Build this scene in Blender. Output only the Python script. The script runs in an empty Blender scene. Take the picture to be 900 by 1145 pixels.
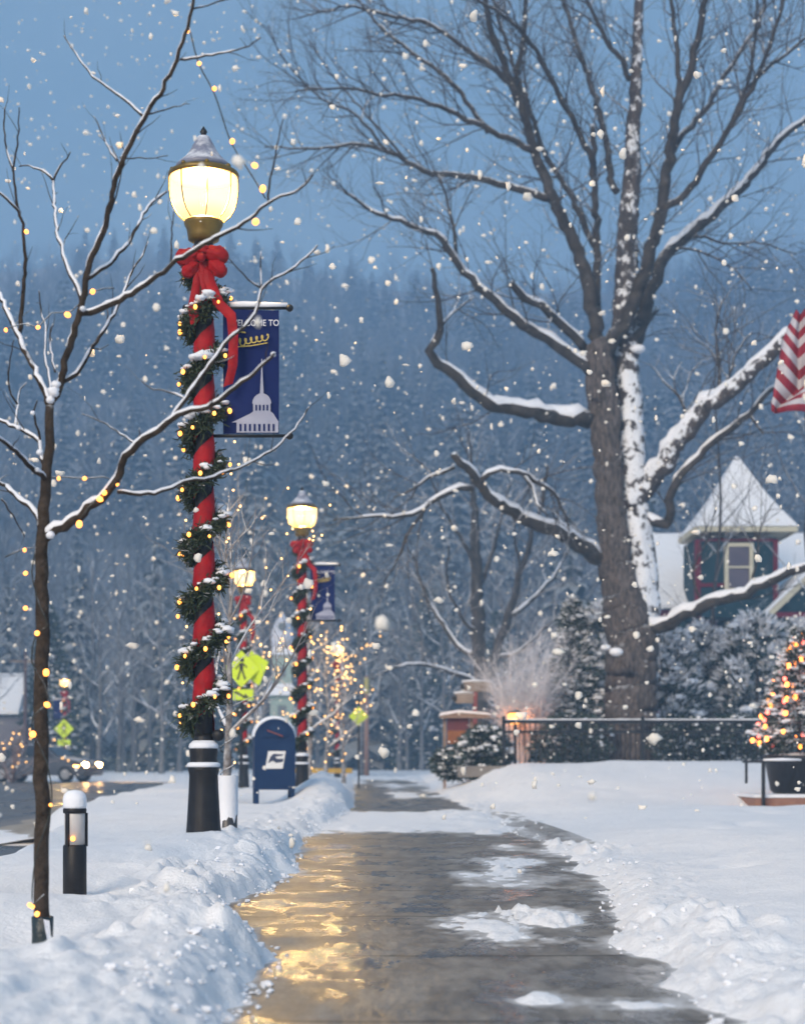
import bpy, math, random
import numpy as np
from mathutils import Vector, Matrix, Euler, Quaternion

SC = bpy.context.scene
COL = SC.collection
PI = math.pi
FPX = 2000.0           # focal length in photo pixels
VX, VY = 420.0, 852.0  # where the straight-ahead direction meets the photo
CAMH = 0.65            # camera height above the pavement

def P(x, y, d):
    """place seen at photo pixel (x, y) when it stands d metres away"""
    return Vector(((x - VX) * d / FPX, d, CAMH + (VY - y) * d / FPX))

# ------------------------------------------------------------------ materials
def _n(nt, t, **kw):
    n = nt.nodes.new(t)
    for k, v in kw.items():
        if k.startswith('i_'):
            n.inputs[k[2:].replace('_', ' ')].default_value = v
        else:
            setattr(n, k, v)
    return n

def ramp(nt, fac, stops, mode='LINEAR'):
    r = nt.nodes.new('ShaderNodeValToRGB')
    r.color_ramp.interpolation = mode
    e = r.color_ramp.elements
    while len(e) < len(stops): e.new(0.5)
    for el, (p, c) in zip(e, stops):
        el.position = p
        el.color = (c[0], c[1], c[2], 1) if hasattr(c, '__len__') else (c, c, c, 1)
    nt.links.new(fac, r.inputs[0])
    return r.outputs[0]

def mixc(nt, fac, a, b):
    m = nt.nodes.new('ShaderNodeMix'); m.data_type = 'RGBA'
    for sock, v in ((m.inputs[0], fac), (m.inputs[6], a), (m.inputs[7], b)):
        if hasattr(v, 'is_linked'): nt.links.new(v, sock)
        elif hasattr(v, '__len__'): sock.default_value = (*v[:3], 1)
        else: sock.default_value = v
    return m.outputs[2]

def math_(nt, op, a, b=0.0, clamp=False):
    m = nt.nodes.new('ShaderNodeMath'); m.operation = op; m.use_clamp = clamp
    for i, v in enumerate((a, b)):
        if hasattr(v, 'is_linked'): nt.links.new(v, m.inputs[i])
        else: m.inputs[i].default_value = v
    return m.outputs[0]

def noise(nt, scale, detail=4, rough=0.55, vec=None, stretch=None):
    n = _n(nt, 'ShaderNodeTexNoise'); n.inputs['Scale'].default_value = scale
    n.inputs['Detail'].default_value = detail; n.inputs['Roughness'].default_value = rough
    if vec is None:
        tc = nt.nodes.new('ShaderNodeTexCoord'); vec = tc.outputs['Object']
    if stretch:
        mp = nt.nodes.new('ShaderNodeMapping'); mp.inputs['Scale'].default_value = stretch
        nt.links.new(vec, mp.inputs[0]); vec = mp.outputs[0]
    nt.links.new(vec, n.inputs['Vector'])
    return n.outputs[0]

def mat(name, col, rough=0.6, col2=None, nscale=8.0, bump=0.0, bscale=30.0, metal=0.0, snow=None, snow_w=0.25,
        snow_col=(0.80, 0.82, 0.86), emit=None, estr=0.0, stretch=None, windx=None, windy=0.0, zband=None, spec=0.5, bdist=0.02):
    """procedural surface: two-tone noise colour, bump, and snow lying where the surface faces up (snow = threshold)"""
    m = bpy.data.materials.new(name); m.use_nodes = True
    nt = m.node_tree; b = nt.nodes['Principled BSDF']
    b.inputs['Roughness'].default_value = rough; b.inputs['Metallic'].default_value = metal
    b.inputs['Specular IOR Level'].default_value = spec
    c = (*col, 1)
    cs = None
    if col2 is not None:
        f = noise(nt, nscale, 5, 0.6, stretch=stretch)
        f = ramp(nt, f, [(0.3, 0.0), (0.7, 1.0)])
        cs = mixc(nt, f, col, col2)
    if snow is not None:
        g = nt.nodes.new('ShaderNodeNewGeometry')
        sp = nt.nodes.new('ShaderNodeSeparateXYZ'); nt.links.new(g.outputs['Normal'], sp.inputs[0])
        nz = sp.outputs[2]
        if windx: nz = math_(nt, 'ADD', nz, math_(nt, 'MULTIPLY', sp.outputs[0], windx))
        if windy: nz = math_(nt, 'ADD', nz, math_(nt, 'MULTIPLY', sp.outputs[1], windy))
        nn = noise(nt, 14.0 if not windx else 5.0, 5, 0.65)
        v = math_(nt, 'ADD', nz, math_(nt, 'MULTIPLY', math_(nt, 'SUBTRACT', nn, 0.5), 1.6 if not windx else 5.2))
        if zband:
            tz = nt.nodes.new('ShaderNodeTexCoord'); sz = nt.nodes.new('ShaderNodeSeparateXYZ'); nt.links.new(tz.outputs['Object'], sz.inputs[0])
            off = math_(nt, 'ABSOLUTE', math_(nt, 'SUBTRACT', sz.outputs[2], (zband[0]+zband[1])/2))
            off = math_(nt, 'MAXIMUM', math_(nt, 'SUBTRACT', off, (zband[1]-zband[0])/2), 0.0)
            v = math_(nt, 'SUBTRACT', v, math_(nt, 'MINIMUM', math_(nt, 'MULTIPLY', off, 0.55), 0.55))
        mr = nt.nodes.new('ShaderNodeMapRange'); mr.inputs[1].default_value = snow - snow_w; mr.inputs[2].default_value = snow + snow_w
        nt.links.new(v, mr.inputs[0])
        cs = mixc(nt, mr.outputs[0], cs if cs is not None else col, snow_col)
        ro = nt.nodes.new('ShaderNodeMix'); ro.inputs[2].default_value = rough; ro.inputs[3].default_value = 0.85
        nt.links.new(mr.outputs[0], ro.inputs[0]); nt.links.new(ro.outputs[0], b.inputs['Roughness'])
        if metal:
            me = math_(nt, 'MULTIPLY', math_(nt, 'SUBTRACT', 1.0, mr.outputs[0]), metal); nt.links.new(me, b.inputs['Metallic'])
    if cs is not None: nt.links.new(cs, b.inputs['Base Color'])
    else: b.inputs['Base Color'].default_value = c
    if bump:
        bp = nt.nodes.new('ShaderNodeBump'); bp.inputs['Strength'].default_value = bump; bp.inputs['Distance'].default_value = bdist
        nt.links.new(noise(nt, bscale, 5, 0.65, stretch=stretch), bp.inputs['Height']); nt.links.new(bp.outputs[0], b.inputs['Normal'])
    if emit:
        b.inputs['Emission Color'].default_value = (*emit, 1); b.inputs['Emission Strength'].default_value = estr
    return m

# ------------------------------------------------------------------ meshes
class MB:
    def __init__(s): s.v = []; s.f = []; s.mi = []; s.cur = 0
    def face(s, *idx): s.f.append(idx); s.mi.append(s.cur)
    def box(s, c, size, rot=None):
        n = len(s.v); hx, hy, hz = size[0]/2, size[1]/2, size[2]/2
        for x in (-hx, hx):
            for y in (-hy, hy):
                for z in (-hz, hz):
                    p = Vector((x, y, z))
                    if rot is not None: p = rot @ p
                    s.v.append((p.x+c[0], p.y+c[1], p.z+c[2]))
        for q in ((0,1,3,2),(4,6,7,5),(0,4,5,1),(2,3,7,6),(0,2,6,4),(1,5,7,3)): s.face(*[n+i for i in q])
    def tube(s, pts, rad, sides=6, caps=True):
        pts = [Vector(p) for p in pts]; k = len(pts)
        if not hasattr(rad, '__len__'): rad = [rad]*k
        up = None; base = len(s.v)
        for i in range(k):
            t = (pts[min(i+1, k-1)] - pts[max(i-1, 0)])
            if t.length < 1e-9: t = Vector((0,0,1))
            t.normalize()
            if up is None:
                up = t.orthogonal().normalized()
            else:
                up = up - t*up.dot(t)
                up = up.normalized() if up.length > 1e-6 else t.orthogonal().normalized()
            w = t.cross(up); r = rad[i]; p = pts[i]
            for j in range(sides):
                a = 2*PI*j/sides; ca, sa = math.cos(a)*r, math.sin(a)*r
                s.v.append((p.x+up.x*ca+w.x*sa, p.y+up.y*ca+w.y*sa, p.z+up.z*ca+w.z*sa))
        for i in range(k-1):
            for j in range(sides):
                a = base+i*sides+j; b = base+i*sides+(j+1) % sides
                s.face(a, b, b+sides, a+sides)
        if caps and sides > 2:
            s.face(*[base+j for j in range(sides)][::-1]); s.face(*[base+(k-1)*sides+j for j in range(sides)])
    def lathe(s, prof, c=(0,0,0), seg=20, flute=0.0, nfl=0):
        base = len(s.v); k = len(prof)
        for r, z in prof:
            for j in range(seg):
                a = 2*PI*j/seg; q = r*(1 + (flute*math.cos(nfl*a) if nfl else 0))
                s.v.append((c[0]+q*math.cos(a), c[1]+q*math.sin(a), c[2]+z))
        for i in range(k-1):
            for j in range(seg):
                a = base+i*seg+j; b = base+i*seg+(j+1) % seg
                s.face(a, b, b+seg, a+seg)
        s.face(*[base+j for j in range(seg)][::-1]); s.face(*[base+(k-1)*seg+j for j in range(seg)])
    def ball(s, c, r, seg=8, rings=5, sc=(1,1,1), jit=0.0, rng=None):
        base = len(s.v)
        s.v.append((c[0], c[1], c[2]-r*sc[2]))
        for i in range(1, rings):
            th = PI*i/rings
            for j in range(seg):
                a = 2*PI*j/seg; q = 1 + (rng.uniform(-jit, jit) if jit else 0)
                s.v.append((c[0]+q*r*sc[0]*math.sin(th)*math.cos(a), c[1]+q*r*sc[1]*math.sin(th)*math.sin(a), c[2]-q*r*sc[2]*math.cos(th)))
        s.v.append((c[0], c[1], c[2]+r*sc[2]))
        for j in range(seg):
            s.face(base, base+1+(j+1) % seg, base+1+j)
            t = base+1+(rings-2)*seg
            s.face(t+j, t+(j+1) % seg, len(s.v)-1)
        for i in range(rings-2):
            for j in range(seg):
                a = base+1+i*seg+j; b = base+1+i*seg+(j+1) % seg
                s.face(a, b, b+seg, a+seg)
    def quad(s, a, b, c, d):
        n = len(s.v); s.v += [tuple(a), tuple(b), tuple(c), tuple(d)]; s.face(n, n+1, n+2, n+3)
    def prism(s, poly, depth_vec):
        """extrude a planar polygon (3-D points) along a vector"""
        n = len(s.v); k = len(poly); dv = Vector(depth_vec)
        s.v += [tuple(p) for p in poly]; s.v += [tuple(Vector(p)+dv) for p in poly]
        s.face(*range(n, n+k)); s.face(*[n+k+i for i in range(k)][::-1])
        for i in range(k): j = (i+1) % k; s.face(n+j, n+i, n+k+i, n+k+j)
    def mesh(s, name, mats, smooth=False):
        me = bpy.data.meshes.new(name); me.from_pydata(s.v, [], s.f)
        mats = mats if isinstance(mats, (list, tuple)) else [mats]
        for m in mats: me.materials.append(m)
        if any(s.mi): me.polygons.foreach_set('material_index', s.mi)
        if smooth: me.polygons.foreach_set('use_smooth', [True]*len(s.f))
        me.update(); return me
    def build(s, name, mats, parent=None, smooth=False, loc=None):
        o = bpy.data.objects.new(name, s.mesh(name, mats, smooth)); COL.objects.link(o)
        if parent is not None: o.parent = parent
        if loc is not None: o.location = loc
        return o

def np_mesh(name, verts, faces, mats, mi=None, smooth=False):
    """verts (n,3), faces (m,k) numpy"""
    me = bpy.data.meshes.new(name); k = faces.shape[1]; m = len(faces)
    me.vertices.add(len(verts)); me.vertices.foreach_set('co', np.ascontiguousarray(verts, dtype=np.float32).ravel())
    me.loops.add(m*k); me.loops.foreach_set('vertex_index', np.ascontiguousarray(faces, dtype=np.int32).ravel())
    me.polygons.add(m); me.polygons.foreach_set('loop_start', np.arange(0, m*k, k, dtype=np.int32))
    for x in (mats if isinstance(mats, (list, tuple)) else [mats]): me.materials.append(x)
    if mi is not None: me.polygons.foreach_set('material_index', np.asarray(mi, dtype=np.int32))
    if smooth: me.polygons.foreach_set('use_smooth', np.ones(m, dtype=bool))
    me.update(calc_edges=True); me.validate(); return me

def link(name, me, parent=None, loc=None):
    o = bpy.data.objects.new(name, me); COL.objects.link(o)
    if parent is not None: o.parent = parent
    if loc is not None: o.location = loc
    return o

def tag(o, label, cat, group=None):
    o['label'] = label; o['category'] = cat
    if group: o['group'] = group
    return o
def empty(name, loc, label, cat, group=None, rz=0.0):
    o = bpy.data.objects.new(name, None); COL.objects.link(o); o.location = loc; o.rotation_euler = (0, 0, rz)
    o.empty_display_size = 0.1
    return tag(o, label, cat, group)
def structure(o): o['kind'] = 'structure'; return o
def stuff(o): o['kind'] = 'stuff'; return o
def copy_tree(o, parent=None):
    c = o.copy(); COL.objects.link(c); c.parent = parent
    for ch in list(o.children): copy_tree(ch, c)
    return c

# ------------------------------------------------------------------ vector noise
def vnoise(x, y, seed=0):
    xi = np.floor(x).astype(np.int64); yi = np.floor(y).astype(np.int64); fx = x-xi; fy = y-yi
    def h(a, b):
        n = (a*374761393 + b*668265263 + seed*1442695041) & 0xffffffff
        n = ((n ^ (n >> 13))*1274126177) & 0xffffffff
        return ((n ^ (n >> 16)) & 0xffff)/65535.0
    u = fx*fx*(3-2*fx); v = fy*fy*(3-2*fy)
    return (h(xi,yi)*(1-u)+h(xi+1,yi)*u)*(1-v) + (h(xi,yi+1)*(1-u)+h(xi+1,yi+1)*u)*v
def fbm(x, y, seed=0, oct=4, gain=0.5):
    t = 0; a = 1; s = 0
    for i in range(oct):
        t = t + a*vnoise(x*2**i, y*2**i, seed+i*17); s += a; a *= gain
    return t/s - 0.5
def sstep(a, b, x):
    t = np.clip((x-a)/(b-a), 0, 1); return t*t*(3-2*t)

# ------------------------------------------------------------------ material set
SNOWC = (0.80, 0.82, 0.86)
M = {}
M['snow'] = mat('snow', (0.86, 0.855, 0.86), 0.75, (0.80, 0.80, 0.815), 3.0, 0.6, 38.0, spec=0.25)
M['snow_soft'] = mat('snow_soft', (0.82, 0.83, 0.87), 0.8, (0.76, 0.78, 0.83), 6.0, 0.35, 25.0, spec=0.2)
M['bark_young'] = mat('bark_young', (0.030, 0.023, 0.018), 0.85, (0.085, 0.066, 0.052), 30.0, 1.0, 55.0, spec=.2, snow=0.58, snow_w=0.15)
M['bark_old'] = mat('bark_old', (0.032, 0.028, 0.027), 0.9, (0.225, 0.188, 0.172), 9.0, 1.0, 13.0, snow=1.02, snow_w=0.2, stretch=(1.8, 1.8, 0.55), spec=0.2, bdist=0.10)
M['bark_limb'] = mat('bark_limb', (0.024, 0.022, 0.022), 0.9, (0.085, 0.074, 0.068), 4.5, 0.8, 9.0, snow=0.64, snow_w=0.2, spec=0.15, bdist=0.04)
M['bark_wind'] = mat('bark_wind', (0.035, 0.03, 0.03), 0.9, (0.12, 0.10, 0.095), 4.0, 1.0, 8.0, snow=0.36, snow_w=0.16, windx=0.12, windy=-0.62, zband=(3.5, 8.3), stretch=(1.6, 1.6, 0.5), spec=0.2, bdist=0.05)
M['twig'] = mat('twig', (0.040, 0.036, 0.038), 0.9, (0.085, 0.076, 0.075), 5.0, spec=0.15, snow=0.56, snow_w=0.25)
M['twig_frost'] = mat('twig_frost', (0.10, 0.088, 0.085), 0.9, (0.20, 0.18, 0.175), 2.0, snow=0.30, snow_w=0.40)
M['black'] = mat('black_metal', (0.012, 0.012, 0.014), 0.42, (0.022, 0.022, 0.025), 12.0, 0.15, 60.0, snow=1.15, snow_w=0.2, spec=0.22)
M['fence'] = mat('fence_iron', (0.010, 0.012, 0.016), 0.5, (0.02, 0.022, 0.026), 8.0, snow=1.0, snow_w=0.2, spec=0.2)
M['gold'] = mat('gold_brass', (0.23, 0.145, 0.03), 0.45, (0.12, 0.075, 0.018), 12.0, metal=0.5)
M['ribbon'] = mat('red_ribbon', (0.40, 0.006, 0.010), 0.55, (0.22, 0.003, 0.006), 11.0, 0.6, 22.0, snow=1.1, snow_w=0.15, spec=0.2)
M['needle'] = mat('garland_needle', (0.018, 0.034, 0.014), 0.75, (0.045, 0.060, 0.022), 20.0, snow=1.02, snow_w=0.2)
M['conifer'] = mat('conifer_needle', (0.016, 0.034, 0.026), 0.8, (0.035, 0.060, 0.045), 3.0, snow=0.95, snow_w=0.3)
M['cedar'] = mat('cedar_needle', (0.025, 0.05, 0.05), 0.8, (0.06, 0.095, 0.09), 3.0, snow=0.85, snow_w=0.4)
M['bulb'] = mat('warm_bulb', (0.9, 0.6, 0.2), 0.4, emit=(1.0, 0.30, 0.035), estr=1.5)
M['bulb_orange'] = mat('orange_bulb', (0.9, 0.4, 0.1), 0.4, emit=(1.0, 0.24, 0.04), estr=2.6)
M['bulb_red'] = mat('red_bulb', (0.9, 0.1, 0.1), 0.4, emit=(1.0, 0.14, 0.09), estr=2.0)
M['hoar'] = mat('hoar_twig', (0.20, 0.175, 0.165), 0.85, (0.42, 0.39, 0.385), 5.0, snow=0.5, snow_w=0.5, spec=0.15)
M['bulb_far'] = mat('cream_bulb', (0.9, 0.7, 0.4), 0.4, emit=(1.0, 0.50, 0.13), estr=1.7)
M['foot'] = mat('misty_twig', (0.07, 0.066, 0.068), .9, (0.15, 0.145, 0.15), 1.0, snow=.45, snow_w=.45, spec=.1)
M['cable'] = mat('light_cable', (0.02, 0.025, 0.02), 0.6, snow=0.5)
M['yellow'] = mat('sign_yellow', (0.62, 0.80, 0.02), 0.45, (0.56, 0.74, 0.02), 3.0, emit=(0.7, 0.95, 0.02), estr=0.0)
M['sign_black'] = mat('sign_black', (0.01, 0.01, 0.01), 0.6)
M['mailblue'] = mat('mailbox_blue', (0.003, 0.020, 0.072), 0.5, (0.006, 0.028, 0.088), 6.0, 0.1, 40.0, spec=0.2, snow=1.0, snow_w=0.2)
M['white'] = mat('white_paint', (0.75, 0.74, 0.72), 0.5, (0.68, 0.67, 0.66), 5.0)
M['cream'] = mat('cream_trim', (0.62, 0.56, 0.40), 0.6, (0.50, 0.46, 0.34), 3.0)
M['teal'] = mat('teal_siding', (0.007, 0.030, 0.040), 0.7, (0.012, 0.040, 0.052), 1.5, spec=0.15)
M['redtrim'] = mat('red_trim', (0.15, 0.010, 0.026), 0.7, (0.11, 0.010, 0.02), 2.0, spec=0.15)
M['pane'] = mat('window_pane', (0.075, 0.06, 0.085), 0.12, (0.13, 0.10, 0.12), 1.2)
M['navy'] = mat('banner_navy', (0.003, 0.010, 0.075), 0.7, (0.006, 0.016, 0.10), 3.0, spec=0.15)
M['bannergold'] = mat('banner_gold', (0.62, 0.46, 0.09), 0.5)
M['bannerwhite'] = mat('banner_white', (0.70, 0.70, 0.74), 0.6)
M['bannergrey'] = mat('banner_grey', (0.26, 0.27, 0.36), 0.6, (0.36, 0.37, 0.46), 6.0)
M['wood'] = mat('weathered_wood', (0.20, 0.14, 0.10), 0.8, (0.30, 0.22, 0.17), 5.0, 0.4, 20.0, snow=1.1)

# ------------------------------------------------------------------ camera
cam = bpy.data.cameras.new('camera'); camo = bpy.data.objects.new('camera', cam); COL.objects.link(camo)
camo.location = (0, 0, CAMH); camo.rotation_euler = (PI/2, 0, 0)
cam.sensor_fit = 'VERTICAL'; cam.sensor_height = 36.0; cam.lens = 36.0*FPX/1145.0
cam.shift_x = (450.0-VX)/1145.0; cam.shift_y = (VY-572.5)/1145.0
cam.clip_start = 0.1; cam.clip_end = 5000
cam.dof.use_dof = True; cam.dof.focus_distance = 8.6; cam.dof.aperture_fstop = 3.4
SC.camera = camo

# ------------------------------------------------------------------ light
w = bpy.data.worlds.new('World'); SC.world = w; w.use_nodes = True
nt = w.node_tree; bg = nt.nodes['Background']
SUN_EL, SUN_AZ = math.radians(27), math.radians(205)     # low behind the camera, veiled by cloud
sky = nt.nodes.new('ShaderNodeTexSky'); sky.sky_type = 'NISHITA'; sky.sun_disc = False
sky.sun_elevation = SUN_EL; sky.sun_rotation = SUN_AZ; sky.air_density = 1.6; sky.dust_density = 1.0; sky.ozone_density = 3.0
tc = nt.nodes.new('ShaderNodeTexCoord')
cl = noise(nt, 4.5, 7, 0.6, tc.outputs['Generated'], (1, 1, 2.2))
cl = ramp(nt, cl, [(0.36, 0.0), (0.66, 1.0)])
spz = nt.nodes.new('ShaderNodeSeparateXYZ'); nt.links.new(tc.outputs['Generated'], spz.inputs[0])
overc = ramp(nt, spz.outputs[2], [(.20, (1.72, 2.55, 3.30)), (.33, (1.18, 2.02, 2.82)), (.48, (.90, 1.66, 2.42))])
veil = mixc(nt, math_(nt, 'MULTIPLY', cl, 0.60), overc, (2.0, 2.72, 3.40))
skyc = mixc(nt, 0.88, sky.outputs[0], veil)
nt.links.new(skyc, bg.inputs[0]); bg.inputs[1].default_value = 0.066
sun = bpy.data.lights.new('sun', 'SUN'); sun.energy = 1.5; sun.angle = math.radians(28); sun.color = (1.0, 0.83, 0.65)
suno = bpy.data.objects.new('sun', sun); COL.objects.link(suno)
dv = Vector((math.sin(SUN_AZ)*math.cos(SUN_EL), math.cos(SUN_AZ)*math.cos(SUN_EL), math.sin(SUN_EL)))
suno.rotation_euler = dv.to_track_quat('Z', 'Y').to_euler()

vs = SC.view_settings
SC.display_settings.display_device = 'sRGB'
vs.view_transform = 'Standard'; vs.look = 'None'; vs.exposure = 1.60; vs.gamma = 1.0; vs.use_curve_mapping = False
SC.render.engine = 'CYCLES'
cy = SC.cycles
cy.use_denoising = True
try: cy.denoiser = 'OPENIMAGEDENOISE'
except Exception: pass
cy.max_bounces = 6; cy.diffuse_bounces = 2; cy.glossy_bounces = 3; cy.transmission_bounces = 4; cy.transparent_max_bounces = 6; cy.volume_bounces = 1
cy.sample_clamp_indirect = 4.0; cy.caustics_reflective = False; cy.caustics_refractive = False
cy.use_adaptive_sampling = True; cy.adaptive_threshold = 0.02

# ------------------------------------------------------------------ ground
LT = [(-40,-.3),(2,-.3),(4.5,-.33),(6.0,-.33),(6.9,-.50),(7.6,-.66),(8.4,-.62),(9.2,-.52),(10.6,-.49),(14.8,-.60),(18,-.5),(24,-.34),(36,-.45),(72,-.9),(120,-1.2)]
RT = [(-40,.85),(2,.85),(4.6,.86),(6.25,.84),(7.8,.98),(9.4,1.20),(14,1.30),(20,1.25),(36,1.3),(72,1.8),(120,2.2)]
ET = [(-40,-2.0),(8,-2.05),(10,-2.15),(16.5,-2.75),(20,-3.6),(46,-5.2),(80,-7.4),(120,-13)]
HT = [(-260,118),(-120,117),(-95,118),(-70,121),(-40,119),(-10,115),(10,113),(60,112),(100,118),(160,126),(260,130)]
def tab(T, Y): return np.interp(Y, [a for a, b in T], [b for a, b in T])

def hill(X, Y):
    s = np.clip((Y-118)/330.0, 0, 1.15)
    return s**1.12*np.interp(X*450/np.maximum(Y, 120), [a for a, b in HT], [b for a, b in HT])*(1+0.0*X) + sstep(118, 200, Y)*6*fbm(X/60, Y/60, 91)

def bump2(X, Y, cx, cy_, rx, ry): return np.exp(-((X-cx)/rx)**2-((Y-cy_)/ry)**2)

def ground(X, Y):
    X = np.asarray(X, float); Y = np.asarray(Y, float)
    L = tab(LT, Y); R = tab(RT, Y); E = tab(ET, Y)
    wob = 0.20*fbm(X*2.2, Y*1.4, 3, 3)+0.10*fbm(X*9, Y*6, 5, 3)
    el = (L-X)+wob; er = (X-R)+wob*1.15
    near = 1/(1+(np.maximum(Y, 0)/40)**2)
    # left bank
    left = 0.105*sstep(-0.03, 0.20, el) + 0.05*sstep(0.1, 0.8, el) + 0.07*fbm(X*1.3, Y*1.1, 11, 3)*sstep(0, .5, el)
    left += 0.085*bump2(X, Y, -1.0, 11.3, .40, 1.3)*sstep(-.02, .2, el) + 0.05*bump2(X, Y, -.62, 5.6, .22, 1.2)*sstep(-.02, .2, el)
    left += 0.30*bump2(X, Y, -.78, 26.5, .40, 3.2) + 0.10*bump2(X, Y, -.55, 20.5, .22, 2.2) + 0.16*bump2(X, Y, -1.1, 31, .6, 4)
    left -= 0.12*bump2(X, Y, -1.42, 24.2, .40, 1.6) + 0.13*bump2(X, Y, -1.12, 5.55, .35, .5)
    left -= 0.08*bump2(X, Y, -1.30, 7.5, .3, .6)
    # right side rises to the fence
    right = 0.085*sstep(-0.05, 0.28, er) + 0.10*sstep(0.2, 1.6, er) + 0.10*fbm(X*.9, Y*.6, 13, 3)*sstep(0, .8, er)
    right = right - 0.10*sstep(9, 15, Y)*sstep(-.05, .3, er)*(1-sstep(26, 30, Y)) + sstep(24, 35, Y)*sstep(.0, 1.6, er)*0.42
    right += 0.10*bump2(X, Y, 5.3, 33, 1.8, 2.0) - .30*bump2(X, Y, 6.3, 25.2, 1.7, 1.3)
    # within the cleared pavement: below the wet sheet, with leftover patches
    mid = -0.05 + .16*np.clip(fbm(X*2.0, Y*.95, 29, 5, .6)-.03-.10*bump2(X, Y, .05, 8, .55, 40)+.07*sstep(.3, 1.1, X), 0, .45)
    pn = 0.9*fbm(X*4, Y*2.2, 21, 4)+0.5*fbm(X*15, Y*9, 23, 3)
    def patch(cx, cy_, rx, ry, h):
        q = 1-np.sqrt(((X-cx)/rx)**2+((Y-cy_)/ry)**2)+pn*1.0+.5*fbm(X*34, Y*24, 24, 2)
        return sstep(-0.05, 1.05, q)*h
    mid = mid + patch(.45, 7.0, .40, 1.05, .066) + patch(.78, 7.6, .25, .9, .048) + patch(.74, 4.78, .22, .20, .052) + patch(.44, 4.85, .14, .16, .040)
    mid = mid + patch(.85, 11.5, .55, 1.3, .062)
    band = sstep(15.3, 17.6, Y+1.6*pn)*(1-sstep(22.0, 24.5, Y+1.6*pn))
    mid = mid + band*(.072+.03*fbm(X*3, Y*1.5, 25, 3))
    mid = mid + sstep(25, 36, Y)*np.clip(.052+.10*fbm(X*1.6, Y*.22, 27, 4)-.05*bump2(X, Y, -.15, 30, .5, 40)-.04*bump2(X, Y, .9, 36, .35, 40), 0, .07)
    out = np.where(X < (L+R)/2, left, right)
    e = np.where(X < (L+R)/2, el, er)
    z = mid + (out-mid)*sstep(-.10, .10, e)
    # clods along the shovelled edges
    c = np.maximum(0, vnoise(X*13, Y*9, 31)-.45)*vnoise(X*4, Y*3, 33)
    z = z + .055*fbm(X*20, Y*11, 37, 4, .6)*sstep(-.02, .06, e)*(1-sstep(.25, .7, e))*near
    z = z - .055*(bump2(X, Y, -.98, 9.9, .16, .35)+bump2(X, Y, -1.22, 9.1, .12, .25)+bump2(X, Y, -.80, 8.9, .10, .22)+bump2(X, Y, 1.9, 9.5, .10, .22)+bump2(X, Y, 2.15, 10.6, .10, .22)+bump2(X, Y, 2.9, 15.5, .14, .4)+bump2(X, Y, 3.4, 16.5, .14, .4)+bump2(X, Y, 4.4, 20.5, .2, .6))
    z = z + 0.16*c*sstep(-.06, .06, e)*(1-sstep(.35, .8, e))*near*sstep(.35, .6, vnoise(X*1.7+4, Y*.8, 35)+.25*(X < 0))
    z = z + .012*fbm(X*16, Y*12, 41, 3)*near*sstep(0, .2, e)
    # road cut on the left
    rd = E - X + .25*fbm(X*1.2, Y*.6, 51, 3)
    roadz = -0.22
    cover = sstep(16.3, 17.5, Y+.8*fbm(X*1.1, Y*.8, 53, 3))*(1-sstep(19.2, 20.4, Y+.8*fbm(X*1.1, Y*.8, 54, 3)))*sstep(-1.8, .0, X-E+1.0)
    roadz = roadz + .135*cover
    far = sstep(5.2, 5.9, rd/np.maximum(.35+Y*.028, .5))
    z = np.where(rd > -.35, z+(roadz-z)*sstep(-.15, .25, rd), z)
    z = np.where(X < E-9-Y*.05, z+(0.06+.3*fbm(X*.3, Y*.1, 55)-z)*sstep(0, 1.2, E-9-Y*.05-X), z)
    z = np.where(Y > 62, z*(1-sstep(62, 90, Y))+sstep(62, 90, Y)*(0.1+.5*fbm(X*.15, Y*.1, 57, 3)), z)
    # private ground beyond the fence, then the hill
    z = z + sstep(30, 50, Y)*sstep(3, 9, X)*.25*(1-sstep(62, 90, Y))
    return z + np.where(Y > 118, hill(X, Y), 0)

def gz(x, y): return float(ground(np.array([x]), np.array([y]))[0])

ys = [-60, -30, -12, -4, 0, 1.2, 2.2]
y = 2.9
while y < 40: ys.append(y); y *= 1.0062
while y < 640: ys.append(y); y *= 1.022
ys = np.array(ys)
NU = 620
u = np.linspace(-1, 1, NU)
Yg = np.repeat(ys[:, None], NU, 1)
Xg = (1.6+.36*np.abs(Yg))*u[None, :] + 420*u[None, :]**11
Zg = ground(Xg, Yg)
V = np.stack([Xg, Yg, Zg], -1).reshape(-1, 3)
r_, c_ = np.meshgrid(np.arange(len(ys)-1), np.arange(NU-1), indexing='ij')
a_ = (r_*NU+c_).ravel(); F = np.stack([a_, a_+1, a_+NU+1, a_+NU], 1)
M['floor'] = mat('forest_floor', (0.20, 0.19, 0.19), .9, (0.34, 0.34, 0.35), .12, spec=.1)
structure(link('snow_ground', np_mesh('snow_ground', V, F, [M['snow'], M['floor']], (V[F[:, 0], 1] > 106).astype(int), smooth=True)))

# wet pavement
m = bpy.data.materials.new('wet_pavement'); m.use_nodes = True; nt = m.node_tree; b = nt.nodes['Principled BSDF']
n1 = noise(nt, 2.3, 7, 0.66, stretch=(0.85, .62, 1)); n2 = noise(nt, 16.0, 7, 0.75, stretch=(1, .32, 1)); n3 = noise(nt, 4.6, 6, 0.68, stretch=(1, .34, 1))
base = mixc(nt, ramp(nt, n2, [(.35, 0), (.7, 1)]), (0.036, 0.034, 0.032), (0.12, 0.106, 0.092))
dry = mixc(nt, ramp(nt, n1, [(.40, 0), (.62, 1)]), base, (0.185, 0.165, 0.145))
sl = ramp(nt, math_(nt, 'ADD', math_(nt, 'MULTIPLY', n3, .75), math_(nt, 'MULTIPLY', n2, .35)), [(.49, 0), (.64, 1)])
colr = mixc(nt, math_(nt, 'MULTIPLY', sl, .8), dry, (0.30, 0.275, 0.245))
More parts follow.
